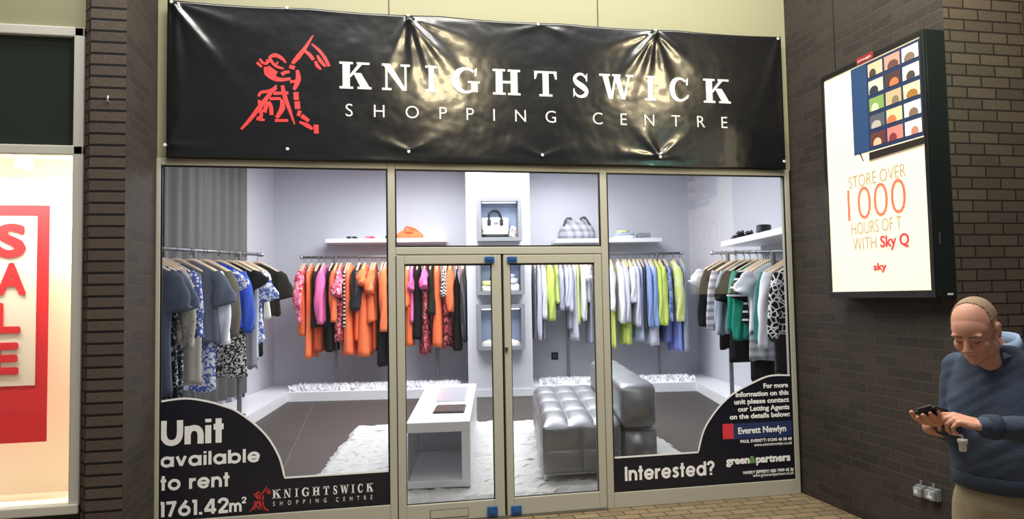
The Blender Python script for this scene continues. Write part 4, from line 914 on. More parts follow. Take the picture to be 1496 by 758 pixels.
# sunglasses and small scarf
c = shelf_pt(514, sA, .12); k = PXM(c); t = thing('sunglasses', 'dark folded sunglasses on the left end of the left shelf', 'sunglasses', c)
for sx in (-1, 1):
    bm = B(); ball(bm, c+kx*(sx*4.0*k)+Vector((0, 0, 2.2*k)), (3.4*k, .018, 2.0*k), (kx, ky, Vector((0, 0, 1))), 14); obj('lens', bm, M_BLACK, t, True)
    bm = B(); tube(bm, [c+kx*(sx*7.5*k)+Vector((0, 0, 3*k)), c+kx*(sx*7*k)+ky*.14+Vector((0, 0, 2*k)), c+kx*(sx*4*k)+ky*.22+Vector((0, 0, .6*k))], .008, 6); obj('temple', bm, M_BLACK, t)
bm = B(); tube(bm, [c+kx*(-1.2*k)+Vector((0, 0, 3*k)), c+Vector((0, -.006, 3.5*k)), c+kx*(1.2*k)+Vector((0, 0, 3*k))], .008, 6); obj('bridge', bm, M_BLACK, t)
c = shelf_pt(540, sA, .10); k = PXM(c); bm = B(); soft(bm, [(0, .9, .9), (.015, 1, 1), (.04, .8, .8), (.05, .4, .4)], c, 7.5*k, .09, lump=.16); tag(obj('scarf', bm, fab('pinkfloral'), None, True, c), 'small crumpled pink patterned scarf on the left shelf', 'scarf')
c = shelf_pt(566, sA, .12); k = PXM(c); bm = B(); soft(bm, [(0, 1, 1), (.05, 1, 1), (.055, .8, .8)], c, 3*k, .05, lump=0); tag(obj('small_box', bm, M_BLACK, None, False, c), 'tiny dark box on the left shelf beside the window mullion', 'box')
# plaid bag
c = shelf_pt(842.5, sC); k = PXM(c); M_PLAID = mat_pattern('plaid_wool', (178, 180, 188), (128, 130, 138), 'plaid', 48, .2)
t = thing('handbag', 'large grey plaid handbag on the right floating shelf', 'handbag', c)
bm = B(); soft(bm, [(0, .96, .9), (3*k, 1, 1), (10*k, .99, .95), (18*k, .86, .75), (25*k, .70, .5), (28.5*k, .60, .30), (29.5*k, .52, .12)], c, 27.5*k, .16, lump=.02); obj('body', bm, M_PLAID, t, True)
M_HAND = mat('dark_grey_leather', (72, 74, 80), .4)
for dy in (-.07, .05):
    bm = B(); tube(bm, [c+kx*(x*k)+ky*(dy-.02)+Vector((0, 0, z*k)) for x, z in ((-20, 19), (-17, 27), (-14, 31), (-10, 31), (-8, 28.5))], .016, 8); obj('handle', bm, M_HAND, t, True)
    bm = B(); tube(bm, [c+kx*(x*k)+ky*(dy-.02)+Vector((0, 0, z*k)) for x, z in ((5, 28.5), (8, 32), (12, 32), (15, 28), (18, 21))], .016, 8); obj('handle', bm, M_HAND, t, True)
bm = B(); obox(bm, c+kx*(2*k)+ky*-.115+Vector((0, 0, 17*k)), kx, ky, (0, 0, 1), 7*k, .01, 2*k); obj('tag', bm, M_HAND, t)
# folded towels, box
c = shelf_pt(912, sC); k = PXM(c)
for i, (m_, w, h, lab) in enumerate((('white', 17, 4.6, 'white folded cloth at the bottom of the small pile on the right shelf'), ('paleblue', 16, 3.6, 'pale blue folded cloth in the middle of the small pile on the right shelf'), ('limepat', 10, 3.6, 'patterned folded cloth on top of the small pile on the right shelf'))):
    z0 = [0, 4.6, 8.2][i]*k; bm = B(); soft(bm, [(0, .95, .95), (h*k*.25, 1, 1), (h*k*.75, 1, 1), (h*k, .95, .95)], c+Vector((0, 0, z0))+kx*(i*-.02), w*k*.95, .15, lump=.02, ph=i)
    tag(obj('folded_cloth', bm, fab(m_), None, True, c+Vector((0, 0, z0))), lab, 'folded cloth', 'folded cloths on the right shelf')
c = shelf_pt(940, sC); k = PXM(c); bm = B(); obox(bm, c+Vector((0, 0, 4.2*k)), kx, ky, (0, 0, 1), 17*k, .18, 8.4*k, .012); tag(obj('clutch_bag', bm, mat_pattern('grey_woven', (150, 150, 156), (96, 97, 104), 'spots', 30, .35), None, False, c), 'grey patterned clutch bag right of the folded cloths on the shelf', 'bag')
# right wall shelf: hat, sandals
def rshelf(px, inset=.2):
    p = on(px, 340, CR-EX*(.52-inset), RN); return Vector((p.x, p.y, sF_z))
c = rshelf(1116); k = PXM(c); t = thing('hat', 'black round hat on the shelf on the right wall', 'hat', c)
bm = B(); R = []
for z, r in ((0, 13), (1.2, 13.2), (1.6, 11), (3, 10.5), (12, 11.2), (14, 10.6), (14.6, 8), (14.4, 3)): R.append([c+Vector((r*k*cos(q), r*k*.8*sin(q), z*k)) for q in [2*pi*i/28 for i in range(28)]])
rings_mesh(bm, R); obj('crown', bm, M_BLACK, t, True)
bm = B(); rings_mesh(bm, [[c+Vector((r*k*cos(q), r*k*.8*sin(q), z*k)) for q in [2*pi*i/28 for i in range(28)]] for z, r in ((3.0, 10.9), (3.1, 11.2), (6, 11.5), (6.1, 11))]); obj('band', bm, mat('black_satin', (48, 48, 52), .25), t, True)
for i, (px, ins, lab) in enumerate(((1079, .12, 'black strappy sandal at the left on the right wall shelf'), (1092, .24, 'black strappy sandal between the other sandal and the hat'))):
    c = rshelf(px, ins); k = PXM(c); t = thing('sandal', lab, 'sandal', c, 'black sandals on the right wall shelf')
    bm = B(); rings_mesh(bm, [[c+kx*(x*k)+Vector((0, 0, z*k))+ky*(w*k*sg) + Vector((0, 0, dz*k)) for sg, dz in ((-1, 0), (1, 0), (1, 1.2), (-1, 1.2))] for x, z, w in ((-12, 0, 2), (-9, .1, 4), (-3, .3, 3.6), (3, 3, 2.8), (8, 5, 3), (11, 5.2, 2))]); obj('sole', bm, M_BLACK, t)
    for x0, h, w in ((-8, 5, 4), (-4, 6.5, 4), (1, 9, 3.6), (6, 13, 3.4)):
        bm = B(); z0 = max(0, (x0+2)*.55); tube(bm, [c+kx*(x0*k)+ky*(w*k*cos(q))+Vector((0, 0, (z0+.5+(h-z0)*sin(q)*.8)*k)) for q in [pi*j/8 for j in range(9)]], .016, 6); obj('strap', bm, M_BLACK, t, True)
    bm = B(); tube(bm, [c+kx*(9*k)+Vector((0, 0, 5*k)), c+kx*(9.6*k)], [.035, .02], 8); obj('heel', bm, M_BLACK, t)
    bm = B(); ball(bm, c+kx*(-1*k)+Vector((0, 0, 9*k))+ky*-.03, (3.2*k, .05, 2.6*k)); obj('bow', bm, mat('black_satin', (48, 48, 52), .25), t, True)

# ------------------------------------------------------------------ display boxes on the pilaster
M_NICHE = mat('silver_grey_box', (136, 138, 144), .45); M_NIN = mat('pale_blue_lining', (178, 194, 226), .6)
PB = Z3(ca, 0)-NB*.02
def onp(px, py, off=0): return on(px, py, PB-NB*off, NB)
def niche(label, x0, x1, y0, y1, dep=.24):
    a, b = onp(x0, y1, dep), onp(x1, y0, dep); zA, zB = a.z, b.z; w = .062; d = NB*(dep-.003)
    A, Bp = Z3(a, 0), Z3(onp(x1, y1, dep), 0)
    t = thing('display_box', label, 'display box', (A+Bp)/2+NB*(dep/2)+Vector((0, 0, zA)), 'grey display boxes on the pilaster')
    ux = (Bp-A).normalized(); Wd = (Bp-A).length; bm = B()
    for (u0, v0, u1, v1) in ((0, zA, Wd, zA+w), (0, zB-w, Wd, zB), (0, zA+w, w, zB-w), (Wd-w, zA+w, Wd, zB-w)):
        prism(bm, [A+ux*u0+Vector((0, 0, v0)), A+ux*u1+Vector((0, 0, v0)), A+ux*u1+Vector((0, 0, v1)), A+ux*u0+Vector((0, 0, v1))], d)
    obj('frame', bm, M_NICHE, t)
    bm = B(); e = .008; o = d*.96
    prism(bm, [A+ux*w+o+Vector((0, 0, zA+w)), A+ux*(Wd-w)+o+Vector((0, 0, zA+w)), A+ux*(Wd-w)+o+Vector((0, 0, zB-w)), A+ux*w+o+Vector((0, 0, zB-w))], NB*.006); obj('back_panel', bm, M_NIN, t)
    bm = B(); l0 = A+ux*(w+.02)+d*.3+Vector((0, 0, zB-w-.015)); tube(bm, [l0, l0+ux*(Wd-2*w-.04)], .01, 8); obj('strip_light', bm, mat('strip_light_glow', (236, 242, 255), .5, emit=2.2), t)
    return (A+ux*(Wd/2)+NB*(dep*.5)+Vector((0, 0, zA+w))), Wd-2*w, zB-zA-2*w
nA = niche('grey display box holding the white handbag, topmost on the pilaster', 698, 763, 288, 352, .34)
nB = niche('grey display box with folded knitwear, middle one on the pilaster', 697, 767, 376, 431, .34)
nC = niche('grey display box with shoes, lowest one on the pilaster', 698, 768, 444, 512, .34)
c, w, h = nA; k = PXM(c); c = c+kx*(-6*k)
t = thing('handbag', 'white printed handbag with black base and black handles in the top display box', 'handbag', c)
hw = 20*k; M_BAGW = mat_pattern('white_bag_print', (238, 236, 234), (176, 174, 176), 'spots', 11, .26, .5)
bm = B(); soft(bm, [(.045, .96, 1), (.055, .96, 1), (14*k, .99, .9), (26*k, 1.02, .72), (29*k, 1.0, .6), (29.4*k, .9, .45)], c, hw, .105, lump=.0); obj('body', bm, M_BAGW, t, True)
bm = B(); soft(bm, [(0, .92, .98), (.008, .965, 1.03), (.055, .965, 1.03), (.06, .94, .98)], c, hw, .105, lump=0); obj('base', bm, M_BLACK, t, True)
for dy in (-.075, .06):
    bm = B(); tube(bm, [c+kx*(x*k)+ky*dy+Vector((0, 0, z*k)) for x, z in ((-9, 22), (-9, 30), (-8, 36), (-4, 39.5), (1, 40), (5.5, 38), (8, 33), (9, 28), (9, 22))], .017, 8); obj('handle', bm, M_BLACK, t, True)
    for x in (-9, 9):
        bm = B(); obox(bm, c+kx*(x*k)+ky*(dy*1.12+ (-.012 if dy < 0 else .012))+Vector((0, 0, 22*k)), kx, ky, (0, 0, 1), .06, .02, .10, .008); obj('handle_tab', bm, M_BLACK, t)
bm = B(); obox(bm, c+kx*(1*k)+ky*-.098+Vector((0, 0, 21*k)), kx, ky, (0, 0, 1), .08, .01, .03, .004); obj('name_plate', bm, M_STEEL, t)
c2 = nA[0]+kx*(20.5*k)+ky*-.02; bm = B(); soft(bm, [(0, .8, .8), (.02, 1, 1), (8*k, .95, .9), (14*k, .7, .7), (17*k, .35, .35)], c2, 6.6*k, .09, lump=.14); tag(obj('scarf', bm, mat_pattern('white_brown_scarf', (226, 222, 220), (110, 100, 96), 'floral', 18, .55), None, True, c2), 'crumpled white and grey scarf beside the white handbag in the display box', 'scarf')
c, w, h = nB; k = PXM(c)
for i, (x, z, ww, hh, m_, lab) in enumerate(((-14, 0, 14, 8, 'cream', 'cream folded jumper at the bottom left of the middle display box'), (-13, 8, 13.5, 7, 'plime', 'pale lime folded jumper on top of the cream one in the middle box'), (14, 0, 14, 10, 'white', 'white folded jumper at the bottom right of the middle display box'), (13, 10, 13, 8, 'lav', 'pale grey folded jumper on the white one in the middle box'), (11, 18, 10, 6, 'lav2', 'small grey folded scarf on top of the right pile in the middle box'))):
    cc = c+kx*(x*k)+Vector((0, 0, z*k)); bm = B(); soft(bm, [(0, .94, .95), (hh*k*.2, 1, 1), (hh*k*.5, .97, .98), (hh*k*.8, 1, .97), (hh*k, .9, .9)], cc, ww*k*1.08, .14, lump=.05, ph=i*2)
    tag(obj('folded_jumper', bm, fab(m_), None, True, cc), lab, 'folded jumper', 'folded knitwear in the middle display box')
cc = c+kx*(-10*k)+Vector((0, 0, 15*k)); bm = B(); soft(bm, [(0, 1, 1), (4*k, 1.05, 1), (8*k, .9, .9), (9*k, .6, .6)], cc, 5*k, .07, lump=.05); tag(obj('small_pouch', bm, M_HAND, None, True, cc), 'small dark grey pouch on the left pile in the middle display box', 'pouch')
c, w, h = nC; k = PXM(c)
def shoe(c, sgn, label):
    k = PXM(c)*1.25; t = thing('shoe', label, 'shoe', c, 'cream shoes in the lowest display box'); st = [(-11, 1.5, 2.2), (-8, 3.6, 5), (-3, 4.2, 6.5), (2, 3.6, 9), (6, 3.6, 13), (10, 3.6, 14.5), (12, 2.4, 12)]
    R = [[c+kx*(sgn*x*k)+ky*(wd*k*cos(q))+Vector((0, 0, .9*k+max(0, sin(q))*hh*k*(.9 if x < 4 else 1))) for q in [2*pi*j/16 for j in range(16)]] for x, wd, hh in st]
    bm = B(); rings_mesh(bm, R); obj('upper', bm, fab('cream'), t, True)
    R = [[c+kx*(sgn*x*k)+ky*((wd+.5)*k*sg)+Vector((0, 0, z*k)) for sg, z in ((-1, 0), (1, 0), (1, 1.2), (-1, 1.2))] for x, wd, hh in st]; bm = B(); rings_mesh(bm, R); obj('sole', bm, M_WHITE, t)
    bm = B(); ball(bm, c+kx*(sgn*8.5*k)+Vector((0, 0, 14*k)), (3.4*k, 3*k, 1.4*k)); obj('opening', bm, M_HAND, t, True)
    for x in (-2, 0.5, 3):
        bm = B(); tube(bm, [c+kx*(sgn*x*k)+ky*(3.4*k*cos(q))+Vector((0, 0, (1+(7.2+x*.9)*sin(q))*k)) for q in [pi*.25+pi*.5*j/6 for j in range(7)]], .008, 5); obj('lace', bm, M_HAND, t)
shoe(c+kx*(-15.5*k), 1, 'cream shoe on the left in the lowest display box'); shoe(c+kx*(15*k)+ky*-.02, -1, 'cream shoe on the right in the lowest display box')
# wall socket inside
q = onback(810.5, 520, .012); bm = B(); obox(bm, q, kx, ky, (0, 0, 1), .13, .022, .14, .006); so = obj('wall_outlet', bm, M_BLACK, None); tag(so, 'square black wall outlet under the white and lime clothes rail', 'outlet')
bm = B(); p = q-NB*.011; tube(bm, [p, p-NB*.006], [.045, .042], 20); obj('socket_face', bm, M_HAND, so)

# ------------------------------------------------------------------ white fluff on the platforms
M_FUR = mat('white_faux_fur', (244, 244, 248), .9)
def fluff(label, a, b, n, seed):
    rnd = random.Random(seed); bm = B(); d = b-a
    for i in range(n):
        u = rnd.random(); v = rnd.random(); p = a+d*u+ED*(.10+v*.55); p.z = ZP; h = rnd.uniform(.02, .10)*(1.25-.4*v); w = rnd.uniform(.03, .08); an = rnd.uniform(0, pi)
        dx, dy = cos(an)*w, sin(an)*w; lx, ly = rnd.uniform(-.10, .10), rnd.uniform(-.06, .06)
        v0, v1 = bm.verts.new(p+Vector((-dx, -dy, 0))), bm.verts.new(p+Vector((dx, dy, 0))); v3 = bm.verts.new(p+Vector((-dy*.5, dx*.5, 0))); v2 = bm.verts.new(p+Vector((lx, ly, h)))
        bm.faces.new((v0, v1, v2)); bm.faces.new((v1, v3, v2)); bm.faces.new((v3, v0, v2)); bm.faces.new((v0, v3, v1))
    o = obj('faux_fur', bm, M_FUR, None, False); tag(o, label, 'faux fur'); o['kind'] = 'stuff'
fluff('strip of fluffy white fur on the platform below the orange clothes rail', PL+ED*.1, lineint(C0)-EX*.2+ED*.1, 2600, 3)
fluff('strip of fluffy white fur on the platform below the white and lime clothes rail', lineint(C1)+EX*.2+ED*.1, PR+ED*.1, 2200, 4)

# ------------------------------------------------------------------ rug
r0, r1 = onZ(471, 693, ZF), onZ(521, 625, ZF); r0 = r0+(r0-r1)*.30; r2 = onZ(700, 613.5, ZF); rr_, rr2 = onZ(957, 643, ZF), onZ(971, 659, ZF)
far_l = r1.copy(); far_r = Vector((rr_.x+.25, r1.y-.10*(rr_.x+.25-r1.x), ZF)); near_r = Vector((2.0, .13, ZF)); near_l = Vector((r0.x-.12, .13, ZF))
bm = B(); nU, nV = 60, 60; rnd = random.Random(5); grid = []
for j in range(nV+1):
    row = []
    for i in range(nU+1):
        u, v = i/nU, j/nV; p = (near_l*(1-u)+near_r*u)*(1-v)+(far_l*(1-u)+far_r*u)*v
        e = min(u, 1-u, v, 1-v); row.append(p+Vector((rnd.uniform(-.03, .03), rnd.uniform(-.03, .03), .003 if e < .001 else .035+rnd.uniform(-.012, .012))))
    grid.append(row)
rings_mesh(bm, grid, cap=False, closed=False)
ru = obj('rug', bm, mat('white_shaggy_wool', (206, 206, 204), .95, bump=1, bscale=120, var=.06), None); tag(ru, 'white shaggy rug under the low table and silver seat', 'rug')
md = ru.modifiers.new('t', 'SOLIDIFY'); md.thickness = .002

# ------------------------------------------------------------------ low white table
zt = .70; ZR = ZF+.04
FL, FR, BR_, BL_ = onZ(593, 618.5, zt), onZ(686.5, 615, zt), onZ(696, 560, zt), onZ(624, 562, zt)
bz = ZR+.004
t = thing('low_table', 'long low white lacquer table with open frame ends on the rug', 'table', Z3((FL+FR+BR_+BL_)/4, bz))
th = .085
def quadz(pts, z0, z1): b = B(); prism(b, [Z3(p, z0) for p in pts], (0, 0, z1-z0)); bmesh.ops.bevel(b, geom=list(b.edges), offset=.004, segments=1, affect='EDGES'); return b
obj('table_top', quadz((FL, FR, BR_, BL_), zt-th, zt), M_WHITE, t)
obj('bottom_slab', quadz((FL, FR, BR_, BL_), bz, bz+.06), M_WHITE, t)
ur = (FR-FL).normalized(); L0 = (FR-FL).length
obj('side_panel', quadz((FR-ur*.075, FR, BR_, BR_-ur*.075), bz+.062, zt-th-.002), M_WHITE, t)
g0, g1 = FL+(BL_-FL)*.45, FR+(BR_-FR)*.45
obj('cross_panel', quadz((g0, g1-ur*.08, g1-ur*.08+(BR_-FR)*.02, g0+(BL_-FL)*.02), bz+.062, zt-th-.002), mat('pale_grey_lacquer', (196, 198, 206), .4), t)
obj('side_glass', quadz((FL+ur*.012, FL+ur*.02, BL_+ur*.02, BL_+ur*.012), bz+.062, zt-th-.002), mat_glass('table_glass', (.95, .96, 1)), t)
a, b, c, d = [onZ(x, y, zt) for x, y in ((640, 604), (686, 603.0), (688.5, 592), (645.5, 593.5))]
tb = thing('tablet', 'flat black tablet lying on the white low table', 'tablet', Z3((a+b+c+d)/4, zt)); ins = ur*-.05
obj('case', quadz((a+ins, b+ins, c+ins, d+ins), zt+.001, zt+.014), M_BLACK, tb)
m_ = (a+b+c+d)/4+ins; obj('screen', quadz([m_+(p+ins-m_)*.9 for p in (a, b, c, d)], zt+.0142, zt+.0156), mat('black_glass', (10, 10, 12), .3), tb)
a, b, c, d = [onZ(x, y, zt) for x, y in ((644, 586.5), (686, 586), (690.5, 566), (650, 566.5))]; bm = quadz((a+ins, b+ins, c+ins, d+ins), zt+.001, zt+.012); tag(obj('tray', bm, mat('pale_grey_acrylic', (208, 211, 222), .15), None), 'pale grey flat tray behind the tablet on the white low table', 'tray')

# ------------------------------------------------------------------ silver tufted seat
M_SIL = mat('silver_leather', (140, 143, 148), .34, .55, bump=.06, bscale=60)
sz = .66; s0z = ZR+.07
A0, A1 = onZ(793, 617, sz), onZ(781, 565, sz); B0 = onZ(906, 611.5, sz); B0 = Vector((B0.x, A0.y-.02, sz)); dv = A1-A0; 
A0.z = A1.z = B0.z = 0; wv = B0-A0
E0 = onZ(957, 609, sz-.01); E0.z = 0; ar = Vector((E0.x, A0.y-.03, 0))-B0
t = thing('tufted_seat', 'silver leather tufted seat with one side backrest and metal feet on the rug', 'seat', Z3(A0+wv*.6+dv*.5, ZR))
def S(u, v, z): return A0+wv*u+dv*v+Vector((0, 0, z))
# cushion top and sides: one closed grid with tufts
nu, nv = 3, 4
def tuft(u, v):
    a = abs(sin(pi*u*nu)); b = abs(sin(pi*v*nv)); return ((a**.55)*(b**.55))
N = 48; bm = B(); rr = []
prof = []
for j in range(N+1):
    v = j/N; row = []
    for i in range(N+1):
        u = i/N; e = min(u*1.1, (1-u)*3, v*2.6, (1-v)*2.6); h = .040*tuft(u, v)-.035*(1-min(1, e/.10))**2
        row.append(S(u, v, sz-.012+h))
    rr.append(row)
rings_mesh(bm, rr, cap=False, closed=False)
def side(P0, P1, outv, cells, dep=.035, zt0=sz-.042):
    M_ = 36; g = []
    for j in range(M_+1):
        y = j/M_; row = []
        for i in range(M_+1):
            x = i/M_; bl = abs(sin(pi*x*cells))**.5*abs(sin(pi*min(1, y*1.0)*2))**.5 if True else 1
            o = outv*(dep*(.35+.65*bl)*min(1, min(x, 1-x)/.04+.25)*min(1, min(y, 1-y)/.04+.2)); row.append(P0+(P1-P0)*x+Vector((0, 0, zt0+(s0z-zt0)*y))+o)
        g.append(row)
    rings_mesh(bm, g, cap=False, closed=False)
fo = -dv.normalized(); lo_ = -wv.normalized()
side(A0, B0, fo, 2); side(A0+dv, A0, lo_, 4); side(B0+dv, A0+dv, -fo, 2)
prism(bm, [S(.01, .01, s0z+.005), S(.99, .01, s0z+.005), S(.99, .99, s0z+.005), S(.01, .99, s0z+.005)], (0, 0, sz-s0z-.10))
obj('seat_cushion', bm, M_SIL, t, True)
# backrest side: base block under it and padded rest
bm = B(); e1 = ar*.98
prism(bm, [Z3(B0+wv*.012, s0z), Z3(B0+e1, s0z), Z3(B0+e1+dv, s0z), Z3(B0+dv+wv*.012, s0z)], (0, 0, sz-.09-s0z)); bmesh.ops.bevel(bm, geom=list(bm.edges), offset=.035, segments=3, affect='EDGES')
g0 = len(bm.verts)
obj('base_block', bm, M_SIL, t, True)
zb0, zb1 = sz-.10, .955
rr = []
for j in range(41):
    v = -.012+1.024*j/40; puff = 1+.05*abs(sin(pi*(j/40)*4))**.6; en = min(1, min(j, 40-j)/2.2); en = .86+.14*sqrt(max(0, 1-(1-en)**2)); row = []
    for q in range(36):
        th_ = 2*pi*q/36; cx_, cz_ = cos(th_), sin(th_); x = (abs(cx_)**.35)*(1 if cx_ > 0 else -1); z = (abs(cz_)**.35)*(1 if cz_ > 0 else -1)
        row.append(B0+e1*(.5+.50*x*en*(puff if x > .5 or x < -.5 else 1))+dv*v+Vector((0, 0, (zb0+zb1)/2+(zb1-zb0)/2*z*en*(1+.06*abs(sin(pi*(j/40)*4))**.6 if z > .3 else 1))))
    rr.append(row)
bm = B(); rings_mesh(bm, rr); obj('backrest', bm, M_SIL, t, True)
for (u, v) in ((.04, .03), (1.30, .03), (.04, .95), (1.30, .95)):
    p = S(u, v, 0); bm = B(); box(bm, (p.x-.02, p.y-.02, ZR+.002), (p.x+.02, p.y+.02, s0z), .003); obj('foot', bm, M_CHROME, t)
bm = B(); p, q = S(.05, .035, 0), S(1.28, .035, 0); prism(bm, [Z3(p, ZR+.035), Z3(q, ZR+.035), Z3(q, ZR+.035)+dv.normalized()*.02, Z3(p, ZR+.035)+dv.normalized()*.02], (0, 0, .03)); obj('foot_rail', bm, M_CHROME, t)
# seams and buttons
bm = B()
for i in range(1, nu):
    for j in range(1, nv): ball(bm, S(i/nu, j/nv, sz-.04), .012, None, 8)
obj('buttons', bm, mat('silver_leather_dark', (96, 98, 104), .4, .4), t, True)
bm = B(); u = .5; tube(bm, [S(u, 0, sz-.08)+fo*.014, S(u, 0, (sz+s0z)/2)+fo*.010, S(u, 0, s0z+.02)+fo*.014], .004, 6); tube(bm, [S(0, 0, (sz-.07+s0z)/2)+fo*.012+lo_*-.0, S(.25, 0, (sz-.07+s0z)/2-.012)+fo*.016, S(.5, 0, (sz-.07+s0z)/2)+fo*.012, S(.75, 0, (sz-.07+s0z)/2-.012)+fo*.016, S(1, 0, (sz-.07+s0z)/2)+fo*.012], .004, 6)
obj('seam', bm, mat('silver_leather_dark', (96, 98, 104), .4, .4), t, True)
# ------------------------------------------------------------------ the man with the phone
Rh = Vector((cos(YAW), -sin(YAW), 0)); Th = -Vector((sin(YAW), cos(YAW), 0))
fd = (-Rh*.72+Th*.69).normalized(); rd = Vector((fd.y, -fd.x, 0)); ud = Vector((0, 0, 1))
pp = at(1463, 560, 2.92); MP = Vector((pp.x, pp.y, 0))
def W(r, f, z): return MP+rd*r+fd*f+ud*z
def capsule(bm, a, b, ra, rb, n=14):
    a, b = Vector(a), Vector(b); d = (b-a); L = d.length; x, y, d = frame_of(d); R = []
    for k in range(5):
        t = -pi/2+k*pi/8+.02; R.append((a+d*(ra*sin(t)), ra*cos(t)))
    for k in range(5):
        t = k*pi/8; R.append((b+d*(rb*sin(min(t, pi/2-.02))), rb*cos(min(t, pi/2-.02))))
    rings_mesh(bm, [[p+(x*cos(2*pi*i/n)+y*sin(2*pi*i/n))*r for i in range(n)] for p, r in R]); return bm
def fuse(bm, voxel, smooth=3, fac=.5):
    bmesh.ops.recalc_face_normals(bm, faces=bm.faces); me = bpy.data.meshes.new('fuse'); bm.to_mesh(me); bm.free(); o = bpy.data.objects.new('fuse', me); COL.objects.link(o)
    md = o.modifiers.new('r', 'REMESH'); md.mode = 'VOXEL'; md.voxel_size = voxel
    dg = bpy.context.evaluated_depsgraph_get(); m2 = bpy.data.meshes.new_from_object(o.evaluated_get(dg)); bpy.data.objects.remove(o); b = bmesh.new(); b.from_mesh(m2); bpy.data.meshes.remove(m2); bpy.data.meshes.remove(me)
    for _ in range(smooth): bmesh.ops.smooth_vert(b, verts=b.verts, factor=fac, use_axis_x=True, use_axis_y=True, use_axis_z=True)
    return b
man = thing('person', 'balding man in navy jumper and khaki trousers looking down at a black phone', 'person', MP)
# head frame: turned to the left of the picture, pitched down
hyw = (-Rh*.80+Th*.60).normalized(); pt_ = radians(31)
hy = hyw*cos(pt_)-ud*sin(pt_); hx = Vector((hyw.y, -hyw.x, 0)); hz = hx.cross(hy); hc = W(0, .125, 1.605)
# aim the head at its place in the picture, keeping its real depth
_q = at(1424, 480, (hc-CAM).dot(FW)); hc = _q
def Hd(x, y, z): return hc+hx*x+hy*y+hz*z
HA = (hx, hy, hz)
bm = B()
ball(bm, Hd(0, -.014, .030), (.075, .096, .088), HA, 28); ball(bm, Hd(0, .030, .020), (.066, .064, .070), HA, 24); ball(bm, Hd(0, .030, -.045), (.060, .058, .070), HA, 24); ball(bm, Hd(0, .050, -.085), (.044, .036, .032), HA, 18); ball(bm, Hd(0, .068, -.103), (.024, .020, .018), HA, 14)
for s in (-1, 1):
    ball(bm, Hd(s*.036, .062, -.032), (.026, .025, .030), HA, 14); ball(bm, Hd(s*.046, .020, -.075), (.020, .035, .028), HA, 14); ball(bm, Hd(s*.030, .080, .021), (.026, .012, .009), HA, 14)
    ball(bm, Hd(s*.079, -.008, -.008), (.007, .018, .030), HA, 14); ball(bm, Hd(s*.081, -.016, .006), (.008, .010, .016), HA, 10); ball(bm, Hd(s*.078, -.002, -.032), (.007, .009, .010), HA, 10)
    ball(bm, Hd(s*.011, .104, -.036), (.009, .010, .008), HA, 10); ball(bm, Hd(s*.031, .074, .0005), (.017, .012, .0105), HA, 12)
capsule(bm, Hd(0, .086, .012), Hd(0, .112, -.030), .008, .0125)
ball(bm, Hd(0, .086, -.061), (.023, .009, .0055), HA, 12); ball(bm, Hd(0, .085, -.072), (.020, .009, .006), HA, 12)
NB0 = W(0, .025, 1.46)
capsule(bm, Hd(0, -.025, -.045), NB0, .058, .064); capsule(bm, Hd(0, .0, -.06), W(0, .05, 1.44), .045, .052)
# torso, legs (under the clothes)
rings_mesh(bm, [[W(a*cos(t), o+b*sin(t), z) for t in [2*pi*k/24 for k in range(24)]] for z, a, b, o in ((.88, .15, .10, 0), (1.0, .165, .115, .01), (1.15, .16, .115, .02), (1.3, .17, .11, .01), (1.42, .16, .075, 0), (1.47, .07, .06, 0))])
SHR, ELR, WRR = W(.150, -.01, 1.44), W(.190, -.005, 1.175), W(.165, .335, 1.235)
SHL, ELL, WRL = W(-.175, .0, 1.44), W(-.205, .185, 1.225), W(-.045, .395, 1.266)
for S_, E_, W_ in ((SHR, ELR, WRR), (SHL, ELL, WRL)): capsule(bm, S_, E_, .052, .042); capsule(bm, E_, W_, .042, .029)
HIP = {1: (.09, 0, .90), -1: (-.09, 0, .90)}; KNEE = {1: (.095, .00, .49), -1: (-.095, .15, .51)}; ANK = {1: (.10, -.20, .115), -1: (-.095, .22, .10)}
for s in (1, -1): capsule(bm, W(*HIP[s]), W(*KNEE[s]), .085, .056); capsule(bm, W(*KNEE[s]), W(*ANK[s]), .055, .036); capsule(bm, W(*ANK[s]), W(ANK[s][0], ANK[s][1]+.13, .05), .035, .028)
